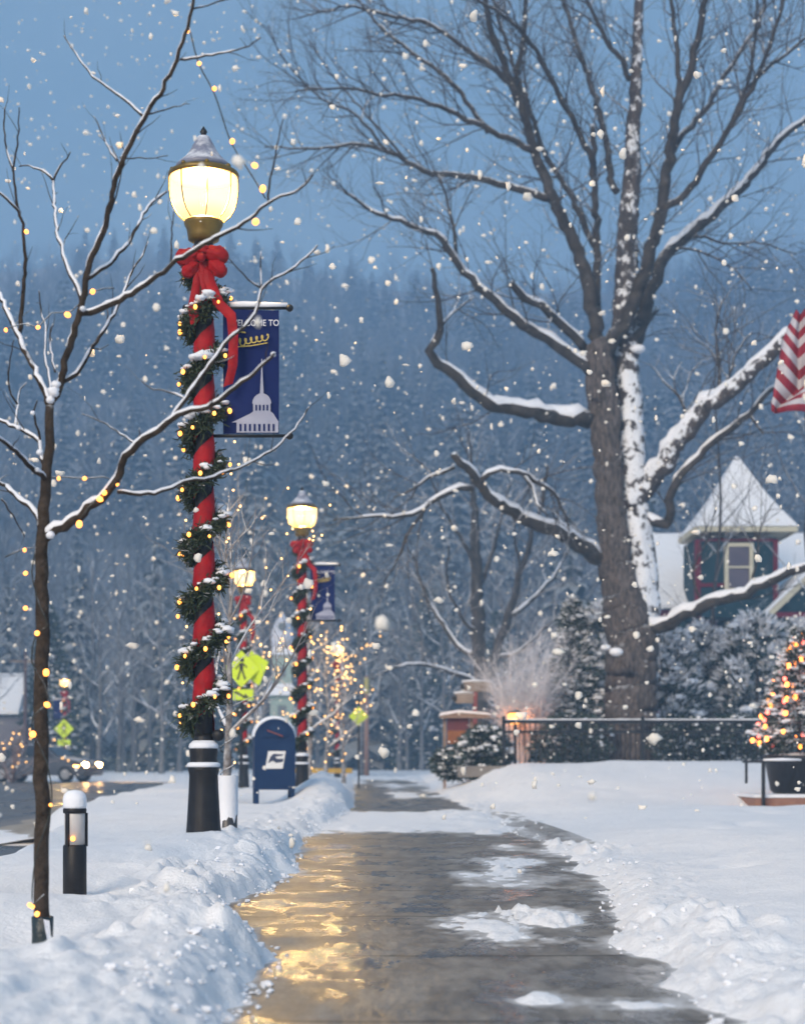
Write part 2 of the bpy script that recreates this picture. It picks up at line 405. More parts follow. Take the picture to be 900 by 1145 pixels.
tcx = nt.nodes.new('ShaderNodeTexCoord'); sx = nt.nodes.new('ShaderNodeSeparateXYZ'); nt.links.new(tcx.outputs['Object'], sx.inputs[0])
jf = math_(nt, 'FRACT', math_(nt, 'ADD', math_(nt, 'DIVIDE', sx.outputs[1], 1.52), .06))
joint = math_(nt, 'LESS_THAN', jf, 0.022)
colr = mixc(nt, math_(nt, 'MULTIPLY', joint, .75), colr, (0.02, 0.019, 0.018))
sa = nt.nodes.new('ShaderNodeAttribute'); sa.attribute_name = 'slush'
sf = ramp(nt, math_(nt, 'ADD', sa.outputs['Fac'], math_(nt, 'MULTIPLY', math_(nt, 'SUBTRACT', n2, .5), 1.3)), [(.25, 0), (.95, 1)])
colr = mixc(nt, sf, colr, (.56, .55, .545))
cr_ = ramp(nt, noise(nt, 60, 3, .7, stretch=(1, .4, 1)), [(.66, 0), (.72, 1)])
colr = mixc(nt, math_(nt, 'MULTIPLY', cr_, math_(nt, 'ADD', math_(nt, 'MULTIPLY', sl, .8), .15)), colr, (0.62, 0.60, 0.58))
nt.links.new(colr, b.inputs['Base Color'])
rg = ramp(nt, math_(nt, 'ADD', math_(nt, 'MULTIPLY', n1, .6), math_(nt, 'MULTIPLY', n3, .45)), [(.40, .05), (.465, .10), (.505, .36), (.68, .60)])
rg = math_(nt, 'ADD', rg, math_(nt, 'MULTIPLY', sf, .45), True)
mrs = nt.nodes.new('ShaderNodeMapRange'); mrs.inputs[1].default_value = .08; mrs.inputs[2].default_value = .32; mrs.inputs[3].default_value = .6; mrs.inputs[4].default_value = .10
nt.links.new(rg, mrs.inputs[0]); nt.links.new(mrs.outputs[0], b.inputs['Specular IOR Level'])
nt.links.new(rg, b.inputs['Roughness'])
bp = nt.nodes.new('ShaderNodeBump'); bp.inputs['Strength'].default_value = .27; bp.inputs['Distance'].default_value = .02
hh = math_(nt, 'ADD', math_(nt, 'MULTIPLY', noise(nt, 16, 4, .6, stretch=(1, .35, 1)), 1.0), math_(nt, 'ADD', math_(nt, 'MULTIPLY', noise(nt, 90, 3, .6), .25), math_(nt, 'MULTIPLY', noise(nt, 5, 3, .6, stretch=(1, .4, 1)), 1.6)))
hh = math_(nt, 'SUBTRACT', hh, math_(nt, 'MULTIPLY', joint, .6))
nt.links.new(hh, bp.inputs['Height']); nt.links.new(bp.outputs[0], b.inputs['Normal'])
yy = np.concatenate([np.array([-30, -5, 1.0]), np.geomspace(2.5, 110, 560)]); xx = np.linspace(0, 1, 110)
YY = np.repeat(yy[:, None], 110, 1); LL = tab(LT, YY)-.75; RR = tab(RT, YY)+.75
XX = LL+(RR-LL)*xx[None, :]
ZZ = .006*fbm(XX*2, YY*1.2, 61, 3)-.06*sstep(.5, .72, np.maximum(tab(LT, YY)-XX, XX-tab(RT, YY)))
a_ = (np.arange(len(yy)-1)[:, None]*110+np.arange(109)[None, :]).ravel()
pm = np_mesh('pavement', np.stack([XX, YY, ZZ], -1).reshape(-1, 3), np.stack([a_, a_+1, a_+111, a_+110], 1), m, smooth=True)
at_ = pm.attributes.new('slush', 'FLOAT', 'POINT')
at_.data.foreach_set('value', (sstep(-.040, .006, ground(XX, YY)-ZZ)).astype(np.float32).ravel())
structure(link('pavement', pm))

# road beyond the verge
m = bpy.data.materials.new('wet_asphalt'); m.use_nodes = True; nt = m.node_tree; b = nt.nodes['Principled BSDF']
n1 = noise(nt, .8, 5, .6, stretch=(2.2, .25, 1)); n2 = noise(nt, 40, 3, .6)
c1 = mixc(nt, ramp(nt, n1, [(.38, 0), (.66, 1)]), (0.040, 0.040, 0.044), (0.17, 0.16, 0.155))
nt.links.new(c1, b.inputs['Base Color']); nt.links.new(ramp(nt, n1, [(.35, .18), (.65, .55)]), b.inputs['Roughness'])
bp = nt.nodes.new('ShaderNodeBump'); bp.inputs['Strength'].default_value = .3; bp.inputs['Distance'].default_value = .01
nt.links.new(n2, bp.inputs['Height']); nt.links.new(bp.outputs[0], b.inputs['Normal'])
yy = np.concatenate([np.array([-60, -10]), np.geomspace(2, 125, 90)]); EE = tab(ET, yy)
mb = MB()
for yv, e in zip(yy, EE):
    mb.v += [(e+.55, yv, -.15), (e-3, yv, -.13), (e-9.5-yv*.055, yv, -.15)]
for i in range(len(yy)-1):
    k = i*3; mb.face(k+1, k, k+3, k+4); mb.face(k+2, k+1, k+4, k+5)
structure(mb.build('road', m))
# brown slush along the kerb
m = mat('slush', (0.26, 0.205, 0.145), .55, (0.42, 0.37, 0.31), 3.0, .6, 30)
mb = MB(); rng = random.Random(5)
yy = np.geomspace(17, 90, 120); EE = tab(ET, yy)
for i, (yv, e) in enumerate(zip(yy, EE)):
    wv = .30+.009*yv+rng.uniform(-.05, .05); e0 = e-.34+.08*math.sin(i*.7)+rng.uniform(-.05, .05)
    mb.v += [(e0-wv, yv, -.146), (e0-wv*.3, yv, -.095+rng.uniform(-.015, .015)), (e0+wv*.4, yv, -.06+rng.uniform(-.02, .02)), (e0+wv*1.1, yv, -.10)]
for i in range(len(yy)-1):
    for j in range(3): k = i*4+j; mb.face(k, k+1, k+5, k+4)
stuff(mb.build('slush', m, smooth=True))
# loose lumps thrown up by the shovel
mb = MB(); rng = random.Random(8)
for i in range(900):
    yv = 4.0*math.exp(rng.uniform(0, 1.75)); side = rng.random() < .62
    off = abs(rng.gauss(0, .17))-.035
    x = (tab(LT, yv)-off) if side else (tab(RT, yv)+off)
    if not side and rng.random() < .55: continue
    r = rng.uniform(.004, .012)*(1.7 if rng.random() < .08 else 1)
    z = max(gz(x, yv), 0.0)
    mb.ball((x, yv, z+r*.25), r, 6, 4, (rng.uniform(.8, 1.3), rng.uniform(.8, 1.3), rng.uniform(.6, .95)), .38, rng)
stuff(mb.build('snow_clods', M['snow_soft'], smooth=False))

# ------------------------------------------------------------------ street lamps
LH = 4.525
gm = bpy.data.materials.new('frosted_globe'); gm.use_nodes = True; nt = gm.node_tree; nt.nodes.clear()
o_ = nt.nodes.new('ShaderNodeOutputMaterial'); ad = nt.nodes.new('ShaderNodeMixShader'); ad.inputs[0].default_value = .62
tr = nt.nodes.new('ShaderNodeBsdfTransparent'); em = nt.nodes.new('ShaderNodeEmission')
tr.inputs[0].default_value = (1, .86, .62, 1)
tcg = nt.nodes.new('ShaderNodeTexCoord'); sg = nt.nodes.new('ShaderNodeSeparateXYZ'); nt.links.new(tcg.outputs['Object'], sg.inputs[0])
ec = ramp(nt, math_(nt, 'DIVIDE', math_(nt, 'SUBTRACT', sg.outputs[2], 3.95), .37), [(0, (1.0, .62, .22)), (.2, (1.0, .75, .45)), (.8, (1.0, .75, .45)), (1, (1.0, .55, .14))])
nt.links.new(ec, em.inputs[0]); em.inputs[1].default_value = .82
nt.links.new(tr.outputs[0], ad.inputs[1]); nt.links.new(em.outputs[0], ad.inputs[2]); nt.links.new(ad.outputs[0], o_.inputs[0])

def glow_glass(name, col, st):
    g_ = bpy.data.materials.new(name); g_.use_nodes = True; n_ = g_.node_tree; n_.nodes.clear()
    o1 = n_.nodes.new('ShaderNodeOutputMaterial'); m1 = n_.nodes.new('ShaderNodeMixShader'); m1.inputs[0].default_value = .55
    t1 = n_.nodes.new('ShaderNodeBsdfTransparent'); e1 = n_.nodes.new('ShaderNodeEmission'); t1.inputs[0].default_value = (*col, 1)
    e1.inputs[0].default_value = (*col, 1); e1.inputs[1].default_value = st
    n_.links.new(t1.outputs[0], m1.inputs[1]); n_.links.new(e1.outputs[0], m1.inputs[2]); n_.links.new(m1.outputs[0], o1.inputs[0]); return g_

def helix_pts(r, z0, z1, turns, n, ph=0.0):
    return [Vector((r*math.cos(ph+2*PI*turns*i/n), r*math.sin(ph+2*PI*turns*i/n), z0+(z1-z0)*i/n)) for i in range(n+1)]

def lamp_meshes():
    R = {}
    b = MB(); b.lathe([(.115, -.25), (.112, .02), (.104, .12), (.094, .30), (.090, .40), (.097, .43), (.099, .455), (.088, .47), (.084, .50), (.090, .555), (.088, .575), (.068, .595), (.060, .64), (.056, .66)], seg=32, flute=.018, nfl=12)
    R['base'] = b.mesh('base', M['black'], True)
    b = MB()
    b.lathe([(.100, .452), (.108, .462), (.104, .476), (.086, .484), (.06, .484)], seg=24)
    b.lathe([(.090, .571), (.096, .582), (.090, .600), (.066, .622), (.05, .62)], seg=24)
    R['snow'] = b.mesh('snow', M['snow_soft'], True)
    b = MB(); b.lathe([(.056, .64), (.054, 1.4), (.050, 3.70), (.062, 3.74), (.062, 3.80), (.05, 3.81)], seg=18); R['post'] = b.mesh('post', M['black'], True)
    b = MB(); b.lathe([(.060, 3.79), (.098, 3.81), (.102, 3.84), (.108, 3.88), (.122, 3.905), (.126, 3.925), (.112, 3.935)], seg=24); R['collar'] = b.mesh('collar', M['gold'], True)
    b = MB(); b.lathe([(.108, 3.928), (.135, 3.942), (.168, 3.972), (.194, 4.02), (.209, 4.075), (.216, 4.13), (.217, 4.18), (.214, 4.215)], seg=28); b.f = b.f[:-2]; b.mi = b.mi[:-2]
    R['globe'] = b.mesh('globe', gm, True)
    b = MB(); b.lathe([(.206, 4.205), (.222, 4.207), (.227, 4.221), (.222, 4.236), (.20, 4.248), (.16, 4.255), (.15, 4.245)], seg=28)
    for k in range(8):
        a = 2*PI*k/8+.2
        b.tube([(q*math.cos(a), q*math.sin(a), z) for q, z in ((.126, 3.93), (.172, 3.972), (.198, 4.02), (.213, 4.075), (.220, 4.13), (.221, 4.21))], .0045, 5)
        b.ball((.20*math.cos(a), .20*math.sin(a), 4.25), .016, 6, 4)
    R['rim'] = b.mesh('rim', M['gold'], True)
    b = MB(); b.lathe([(.172, 4.252), (.178, 4.268), (.176, 4.282), (.158, 4.30), (.118, 4.335), (.088, 4.375), (.062, 4.425), (.036, 4.47)], seg=24); R['cap'] = b.mesh('cap', M['cap'], True)
    b = MB(); b.lathe([(.036, 4.468), (.016, 4.482), (.024, 4.50), (.016, 4.515), (.003, 4.535)], seg=12); R['finial'] = b.mesh('finial', M['black'], True)
    b = MB(); b.lathe([(.001, -.034), (.034, -.034), (.038, -.02), (.038, .03), (.03, .04), (.001, .04)], seg=16); b.box((-.04, 0, 0), (.05, .02, .02))
    b.v = [(x, z, y) for x, y, z in b.v]; R['outlet_cover'] = b.mesh('outlet_cover', M['black'], True)
    return R
M['cap'] = mat('lamp_cap', (0.13, 0.14, 0.20), .5, (0.20, 0.21, 0.28), 10.0, snow=.75, snow_w=.3)
LM = lamp_meshes()

def ribbon_mesh():
    b = MB(); n = 360; z0, z1, turns = .66, 3.74, 8.6; pitch = (z1-z0)/turns; hw = pitch*.38
    for i in range(n+1):
        a = 2*PI*turns*i/n; z = z0+(z1-z0)*i/n
        for dz, r in ((-hw, .062), (-hw*.5, .0695), (0, .071), (hw*.5, .0695), (hw, .062)):
            r += .0035*math.sin(i*.9+dz*40)
            b.v.append((r*math.cos(a), r*math.sin(a), min(max(z+dz, .645), 3.77)))
    for i in range(n):
        for j in range(4): k = i*5+j; b.face(k, k+5, k+6, k+1)
    return b.mesh('ribbon', M['ribbon'], True)
def bow_mesh(part):
    b = MB(); rng = random.Random(3)
    if part == 'loops':
        for cx, cz, rx, rz_, tl in ((-.088, .015, .085, .062, .25), (.084, .030, .088, .064, -.2), (-.070, -.065, .066, .048, .75), (.095, -.055, .072, .055, -.65), (.01, .055, .05, .038, 0)):
            q = MB(); q.ball((0, 0, 0), 1, 18, 12)
            for x, y, z in q.v:
                f = 1+.13*math.sin(math.atan2(y, z)*5+cx*40+x*2)+.09*math.sin(math.atan2(y, z)*11+x*5)+.08*math.sin(x*9+y*4)
                x, y, z = x*rx, y*.048*f, z*rz_*f*(.62+.38*(x*(1 if cx > 0 else -1)+1)/2)
                b.v.append((cx+x*math.cos(tl)-z*math.sin(tl), -.105+y, cz+x*math.sin(tl)+z*math.cos(tl)))
            o = len(b.v)-len(q.v)
            for f in q.f: b.face(*[o+i for i in f])
        b.ball((0, -.15, .0), .030, 10, 7)
    else:
        for pts, wd in (([(.01, -.10, -.02), (.05, -.115, -.14), (.105, -.12, -.28), (.185, -.12, -.36), (.20, -.125, -.50), (.195, -.12, -.68), (.165, -.115, -.80)], .032),
                        ([(-.01, -.10, -.02), (-.03, -.115, -.15), (-.055, -.11, -.28), (-.045, -.10, -.40)], .032),
                        ([(.0, -.10, -.02), (.02, -.12, -.15), (.015, -.11, -.30)], .03)):
            base = len(b.v); n = len(pts)
            for i, p in enumerate(pts):
                c = math.sin(i*1.4)*.5
                for q in (-1, -.33, .33, 1): b.v.append((p[0]+wd*q*math.cos(c), p[1]+wd*q*math.sin(c)-.01*(1-q*q), p[2]+.014*q))
            for i in range(n-1):
                for j in range(3): k = base+i*4+j; b.face(k, k+1, k+5, k+4)
    return b.mesh('bow' if part == 'loops' else 'tail', M['ribbon'], True)

def garland_parts(seed):
    rng = random.Random(seed); z0, z1, turns = .70, 3.60, 8.1
    n = 420; c = helix_pts(.098, z0, z1, turns, n, 2.2)
    ng = MB(); sn = MB()
    for i, p in enumerate(c):
        out = Vector((p.x, p.y, 0)).normalized(); fat = 1+.35*math.sin(i*.23)+.2*math.sin(i*.61)
        for k in range(34):
            d = (out*rng.uniform(-.2, 1.2)+Vector((rng.gauss(0, .6), rng.gauss(0, .6), rng.gauss(0, .8)))).normalized()
            L = rng.uniform(.028, .056)*fat; w = d.cross(Vector((rng.gauss(0, 1), rng.gauss(0, 1), rng.gauss(0, 1)))).normalized()*.0062
            q = p+Vector((rng.gauss(0, .022), rng.gauss(0, .022), rng.gauss(0, .026))); e = q+d*L
            ng.quad(q-w, q+w, e+w*.5, e-w*.5)
        if i % 2 == 0 and math.sin(i*.11+seed)+rng.uniform(-.9, .9) > -.6:
            r = rng.uniform(.012, .034)*fat
            sn.ball((p.x+out.x*.026+rng.gauss(0, .018), p.y+out.y*.026+rng.gauss(0, .018), p.z+.046+rng.uniform(0, .012)), r, 7, 5, (1.4, 1.4, .62), .3, rng)
    bulbs = []
    for i in range(4, n, 7):
        p = c[i]; out = Vector((p.x, p.y, 0)).normalized()
        bulbs.append(p+out*rng.uniform(.055, .085)+Vector((0, 0, rng.uniform(-.035, .03))))
    return ng.mesh('needles', M['needle']), sn.mesh('snow', M['snow_soft'], True), bulbs
RIB, BOW, TAIL = ribbon_mesh(), bow_mesh('loops'), bow_mesh('tails')
GN, GS, GB = garland_parts(4)
bb = MB(); bb.ball((0, 0, 0), .0115, 8, 6, (1, 1, 1.25)); BULB = bb.mesh('bulb', M['bulb'], True)
bb = MB(); bb.ball((0, 0, 0), .0075, 10, 7, (1, 1, 1.3)); BULBL = bb.mesh('bulb', M['bulb'], True)
bb = MB(); bb.ball((0, 0, 0), .019, 8, 6, (1, 1, 1.2)); BULBF = bb.mesh('bulb', M['bulb'], True)

def text_mesh(body, size, material, depth=.002):
    cu = bpy.data.curves.new('lettering', 'FONT'); cu.body = body; cu.size = size; cu.align_x = 'CENTER'; cu.align_y = 'CENTER'; cu.extrude = depth
    o = bpy.data.objects.new('lettering', cu); COL.objects.link(o)
    dg = bpy.context.evaluated_depsgraph_get(); dg.update()
    me = bpy.data.meshes.new_from_object(o.evaluated_get(dg)); bpy.data.objects.remove(o); me.materials.clear(); me.materials.append(material)
    me.name = 'lettering'; return me

def make_lamp(loc, label, bulb_step=1, rz=0.0):
    t = empty('street_lamp', loc, label, 'street lamp', 'acorn street lamps along the street', rz)
    for k in ('base', 'post', 'collar', 'globe', 'rim', 'cap', 'finial', 'snow'): link(k, LM[k], t)
    if bulb_step == 1: link('outlet_cover', LM['outlet_cover'], t, (.095, -.01, .655))
    l = bpy.data.lights.new('lamp_light', 'POINT'); l.energy = 250; l.color = (1, .72, .33); l.shadow_soft_size = .07
    lo = bpy.data.objects.new('lamp_light', l); COL.objects.link(lo); lo.parent = t; lo.location = (0, 0, 4.09)
    return t
def make_ribbon(loc, label, rz=0):
    t = empty('ribbon_wrap', loc, label, 'ribbon', 'red ribbons spiralling up lamp posts', rz)
    link('ribbon', RIB, t); link('bow', BOW, t, (0, 0, 3.66)); link('tail', TAIL, t, (0, 0, 3.66)); return t
def make_garland(loc, label, step, rz=0):
    t = empty('garland', loc, label, 'garland', 'lit evergreen garlands wound round lamp posts', rz)
    link('needles', GN, t); link('snow', GS, t)
    for i, p in enumerate(GB):
        if i % step == 0:
            q = link('bulb', BULB if step == 1 else BULBF, t, p); s_ = .75+.5*((i*37) % 11)/10; q.scale = (s_, s_, s_)
    return t

def ground_at(x, y, dflt): return (x, y, dflt)
lamps = [((-1.095, 11.4, .165), 1, 'tall near street lamp glowing warmly above the big red bow', 'nearest lamp post'),
         ((-1.08, 26.3, .165), 3, 'glowing street lamp behind the blue mailbox with its own banner', 'lamp post behind the blue mailbox'),
         ((-2.58, 35.0, .16), 3, 'street lamp standing directly behind the yellow crossing signs at the kerb', 'lamp post carrying the yellow crossing signs'),
         ((-1.24, 57.8, .165), 5, 'small far street lamp at the end of the row of lit saplings', 'farthest post along the pavement')]
for loc, st, lab, wh in lamps:
    make_lamp(loc, lab, st); make_ribbon(loc, 'red ribbon and bow spiralled round the ' + wh); make_garland(loc, 'snowy lit garland wound up the ' + wh, st)
for loc, lab, wh in (((-13.1, 75.5, -.1), 'street lamp across the road above the walking figure sign', 'post across the road above the crossing sign'),
                     ((-22.6, 141, -.35), 'most distant street lamp across the road, right of the crossing sign', 'most distant post across the road')):
    make_lamp(loc, lab, 9); make_ribbon(loc, 'red ribbon and bow spiralled round the ' + wh)
    make_garland(loc, 'lit garland wound up the ' + wh, 9)

# ------------------------------------------------------------------ banners
def banner_parts():
    R = {}
    b = MB(); rng = random.Random(2)
    def cloth(x, z): return .012*math.sin(x*9+z*3)+.008*math.sin(z*7)
    nx, nz = 10, 24
    for j in range(nz+1):
        for i in range(nx+1):
            x = .125+.355*i/nx; z = 2.575+.79*j/nz; b.v.append((x, cloth(x, z), z))
    for j in range(nz):
        for i in range(nx): k = j*(nx+1)+i; b.face(k, k+1, k+nx+2, k+nx+1)
    R['cloth'] = b.mesh('cloth', M['navy'], True)
    def rod(z):
        q = MB(); q.tube([(-.09, 0, z), (.53, 0, z)], .011, 10); q.ball((-.112, 0, z), .024, 10, 7); q.ball((.548, 0, z), .024, 10, 7); return q.mesh('rod', M['black'], True)
    R['rods'] = [rod(3.378), rod(2.563)]
    q = MB(); q.tube([(.10, 0, 3.394), (.25, .002, 3.402), (.40, 0, 3.398), (.535, 0, 3.396)], [.012, .022, .019, .014], 8); R['snow'] = q.mesh('snow', M['snow_soft'], True)
    # emblem: domed town hall with a spire
    e = MB(); Y = -.024
    def slab(poly): e.prism([(x, Y, z) for x, z in poly], (0, .003, 0))
    cx = .372
    slab([(cx-.012, 2.83), (cx+.012, 2.83), (cx+.005, 2.95), (cx+.002, 3.05), (cx-.002, 3.05), (cx-.005, 2.95)])
    slab([(cx+.06*math.cos(a), 2.765+.065*math.sin(a)) for a in np.linspace(0, PI, 14)])
    slab([(cx-.055, 2.715), (cx+.055, 2.715), (cx+.055, 2.765), (cx-.055, 2.765)])
    slab([(cx-.075, 2.70), (cx+.075, 2.70), (cx+.055, 2.7149), (cx-.055, 2.7149)])
    slab([(cx-.19, 2.645), (cx+.108, 2.645), (cx+.075, 2.6999), (cx-.075, 2.6999)])
    slab([(cx-.16, 2.58), (cx+.105, 2.58), (cx+.105, 2.6449), (cx-.16, 2.6449)])
    R['emblem'] = e.mesh('emblem', M['bannergrey'])
    e = MB()
    for x in (-.035, -.012, .012, .035): e.box((cx+x, -.0265, 2.738), (.011, .002, .036))
    for x in (-.135, -.105, -.075, -.045, -.015, .015, .045, .075): e.box((cx+x, -.0265, 2.612), (.013, .002, .045))
    R['windows'] = e.mesh('emblem_windows', M['navy'])
    tm = text_mesh('WELCOME TO', .062, M['bannerwhite']); R['text'] = tm
    s = MB(); pts = []
    for i in range(60):
        t = i/59; pts.append((.225+.19*t+.012*math.cos(t*34), -.026, 3.152+.035*t+.019*math.sin(t*34)*(1.35 if i < 10 else 1)))
    s.tube(pts, .0045, 5); s.tube([(.20, -.026, 3.20), (.23, -.026, 3.222), (.27, -.026, 3.215)], .005, 5)
    s.tube([(.22, -.026, 3.125), (.30, -.026, 3.131), (.41, -.026, 3.15)], .0035, 5)
    R['script'] = s.mesh('script', M['bannergold'])
    return R
BP = banner_parts()
def make_banner(loc, label, sc=1):
    t = empty('street_banner', loc, label, 'banner', 'blue banners on lamp posts')
    c = link('cloth', BP['cloth'], t)
    for r in BP['rods']: link('rod', r, t)
    link('snow', BP['snow'], t)
    link('emblem', BP['emblem'], c); link('emblem_windows', BP['windows'], c); link('script', BP['script'], c)
    x = link('lettering', BP['text'], c, (.325, -.028, 3.275)); x.rotation_euler = (PI/2, 0, 0); x.scale = (.78, .9, 1)
    return t
make_banner((-1.095, 11.4, .165), 'navy banner with domed hall emblem on the nearest lamp post')
make_banner((-1.08, 26.3, .165), 'small navy banner on the lamp post behind the mailbox')
make_banner((-13.1, 75.5, -.1), 'tiny navy banner on the lamp across the road').rotation_euler = (0, 0, PI)

# ------------------------------------------------------------------ mailbox
mx, my, mz = -1.385, 24.3, gz(-1.385, 24.3)
mzt = .65-53*my/2000
t = empty('mailbox', (mx, my, mzt-.03), 'blue arched street mailbox with snow on its round top', 'mailbox', None, math.radians(7))
def arch(hw, z0, zs, n=18):
    return [(-hw, z0), (hw, z0)] + [(hw*math.cos(a), zs+hw*.98*math.sin(a)) for a in np.linspace(0, PI, n)]
b = MB(); b.prism([(x, -.27, z) for x, z in arch(.27, .32, .98)], (0, .54, 0)); b.build('body', M['mailblue'], t)
b = MB()
pr = arch(.274, .30, .98); inn = arch(.245, .345, .98)
n = len(pr)
for k, (yq, ) in enumerate(((-.278,), (-.262,))):
    pass
base = len(b.v)
b.v += [(x, -.279, z) for x, z in pr]+[(x, -.279, z) for x, z in inn]+[(x, -.255, z) for x, z in pr]
for i in range(n):
    j = (i+1) % n; b.face(base+i, base+j, base+n+j, base+n+i); b.face(base+j, base+i, base+2*n+i, base+2*n+j)
b.build('rim', M['mailblue'], t)
for sx in (-1, 1):
    for sy in (-1, 1):
        b = MB(); b.box((sx*.24, sy*.23, .16), (.055, .05, .33)); b.box((sx*.24, sy*.23, .012), (.085, .08, .02)); b.build('leg', M['mailblue'], t)
b = MB(); b.prism([(-.17, -.2785, 1.01), (.17, -.2785, 1.01), (.15, -.2785, 1.13), (.08, -.2785, 1.185), (-.08, -.2785, 1.185), (-.15, -.2785, 1.13)], (0, -.02, 0)); dr = b.build('chute_door', M['mailblue'], t)
b = MB(); b.tube([(-.10, -.297, 1.10), (-.10, -.325, 1.095), (.10, -.325, 1.02), (.10, -.297, 1.015)], .010, 8); b.build('handle', mat('reflection_red', (0.20, 0.055, 0.05), .5), dr)  # reddish reflection on the door painted in as the handle's dull red
b = MB(); b.prism([(-.13, -.2785, .585), (.105, -.2785, .585), (.145, -.2785, .82), (-.09, -.2785, .82)], (0, -.006, 0)); lg = b.build('sticker', M['white'], t)
b = MB()
b.prism([(-.095, -.2875, .655), (-.03, -.2875, .69), (.02, -.2875, .66), (.105, -.2875, .675), (.115, -.2875, .72), (.03, -.2875, .715), (.005, -.2875, .745), (.09, -.2875, .755), (.125, -.2875, .775), (-.02, -.2875, .785), (-.06, -.2875, .745)], (0, .0025, 0))
b.build('emblem', mat('emblem_dark', (0.02, 0.03, 0.07), .6), lg)
b = MB(); aa = np.linspace(.12, PI-.12, 20); base = 0
for a in aa:
    th = .016+.032*math.sin(a)
    for yq, q in ((-.275, .2), (-.24, 1), (0, 1.1), (.24, 1), (.275, .2)):
        r = .272+th*q; b.v.append((r*math.cos(a), yq, .98+r*.98*math.sin(a)))
for i in range(len(aa)-1):
    for j in range(4): k = i*5+j; b.face(k, k+5, k+6, k+1)
b.build('snow', M['snow_soft'], t, True)

# ------------------------------------------------------------------ bollard
bz = .65-163*7.6/2000
t = empty('bollard_light', P(84, 1015, 7.6), 'short black bollard with a frosted lens and snow cap beside the young tree', 'bollard')
b = MB(); b.lathe([(.051, -.12), (.050, .262), (.046, .268)], seg=24); b.build('post', M['black'], t, True)
b = MB(); b.lathe([(.043, .262), (.044, .40), (.04, .41)], seg=24); b.build('lens', mat('lens', (0.42, 0.41, 0.42), .35, (0.55, 0.52, 0.5), 9.0), t, True)
b = MB()
for a in (.25, 2.2, 4.2): b.box((.0475*math.cos(a), .0475*math.sin(a), .332), (.014, .014, .142), Matrix.Rotation(a, 3, 'Z'))
b.build('rib', M['black'], t)
b = MB(); b.lathe([(.049, .402), (.050, .418), (.044, .428)], seg=24); b.build('cap', M['black'], t, True)
b = MB(); b.lathe([(.047, .422), (.0505, .432), (.051, .462), (.046, .482), (.030, .496), (.004, .501)], seg=18); b.build('snow', M['snow_soft'], t, True)
b = MB(); b.ball((0, -.047, .295), .011, 8, 6); b.build('bulb', M['bulb'], t, True)

# ------------------------------------------------------------------ crossing signs
def ped(b, s, cx, cz, y):
    def pr(poly): b.prism([(cx+x*s, y, cz+z*s) for x, z in poly], (0, -.003, 0))
    pr([(.02+.075*math.cos(a), .30+.075*math.sin(a)) for a in np.linspace(0, 2*PI, 12, endpoint=False)])
    pr([(-.06, .20), (.07, .20), (.06, -.03), (-.06, -.03)])
    pr([(-.055, -.032), (.0, -.032), (-.09, -.36), (-.16, -.36)]); pr([(.005, -.032), (.06, -.032), (.16, -.34), (.095, -.36)])
    pr([(-.065, .19), (-.065, .12), (-.17, -.02), (-.20, .02)]); pr([(.075, .19), (.075, .12), (.18, .03), (.20, .07)])
def cross_sign(loc, s, label, rz, double=False, rz2=.6, plaque=True, post=True):
    t = empty('crossing_sign', loc, label, 'crossing sign', 'yellow green crossing signs', rz)
    if post:
        b = MB(); b.tube([(0, .03, -1.0), (0, .03, s*1.3+1.9)], .03, 8); b.build('post', M['fence'], t)
    z = 1.9+s*.62
    b = MB(); k = .06*s
    pl = [(0, s*.62), (s*.62, 0), (0, -s*.62), (-s*.62, 0)]
    b.prism([(x, 0, z+zz) for x, zz in pl], (0, -.006, 0)); pn = b.build('sign_panel', M['yellow'], t)
    b = MB(); ped(b, s, 0, z, -.0085); b.build('walking_figure', M['sign_black'], pn)
    b = MB(); b.box((0, -.003, z-s*.86), (s*.80, .006, s*.36)); pq = b.build('arrow_plaque', M['yellow'], t)
    b = MB(); q = z-s*.86
    b.prism([(x*s, -.0085, q+zz*s) for x, zz in ((-.25, .07), (-.18, .12), (.10, -.04), (.14, .03), (.24, -.12), (.02, -.12), (.06, -.09))], (0, -.003, 0)); b.build('arrow', M['sign_black'], pq)
    if double:
        b = MB(); b.prism([(x, 0, zz) for x, zz in pl], (0, .006, 0)); o = b.build('sign_panel', M['yellow'], t, loc=(s*.46, .075, z+.04*s)); o.rotation_euler = (0, -.30, -.75)
    return t
p = P(270, 748, 33.5); s = .56
cross_sign((p.x, p.y, p.z-1.9-s*.62), s, 'yellow green walking figure signs in front of the lamp behind the mailbox', .1, True)
p = P(72, 815, 74); s = .66
cross_sign((p.x, p.y, p.z-1.9-s*.62), s, 'small yellow green walking figure sign across the road', 0)
# far yellow plate behind the second lamp
p = P(401, 801, 44)
t = empty('warning_sign', (p.x, p.y, .0), 'tiny plain yellow plate peeking out beside the second lamp post', 'sign')
b = MB(); b.tube([(0, .02, -.3), (0, .02, 2.2)], .025, 6); b.build('post', M['fence'], t)
b = MB(); b.prism([(x, 0, p.z+z) for x, z in ((0, .24), (.24, 0), (0, -.24), (-.24, 0))], (0, -.006, 0)); b.build('sign_panel', M['yellow'], t)
# yellow kerb
b = MB(); b.box((0, 0, 0), (1.5, .15, .13)); o = b.build('yellow_kerb', mat('kerb_yellow', (0.55, 0.33, 0.03), .7, (0.4, 0.25, 0.04), 4.0), loc=(P(362, 862, 47).x, 47, .42)); tag(o, 'short yellow painted kerb behind the far saplings', 'kerb')

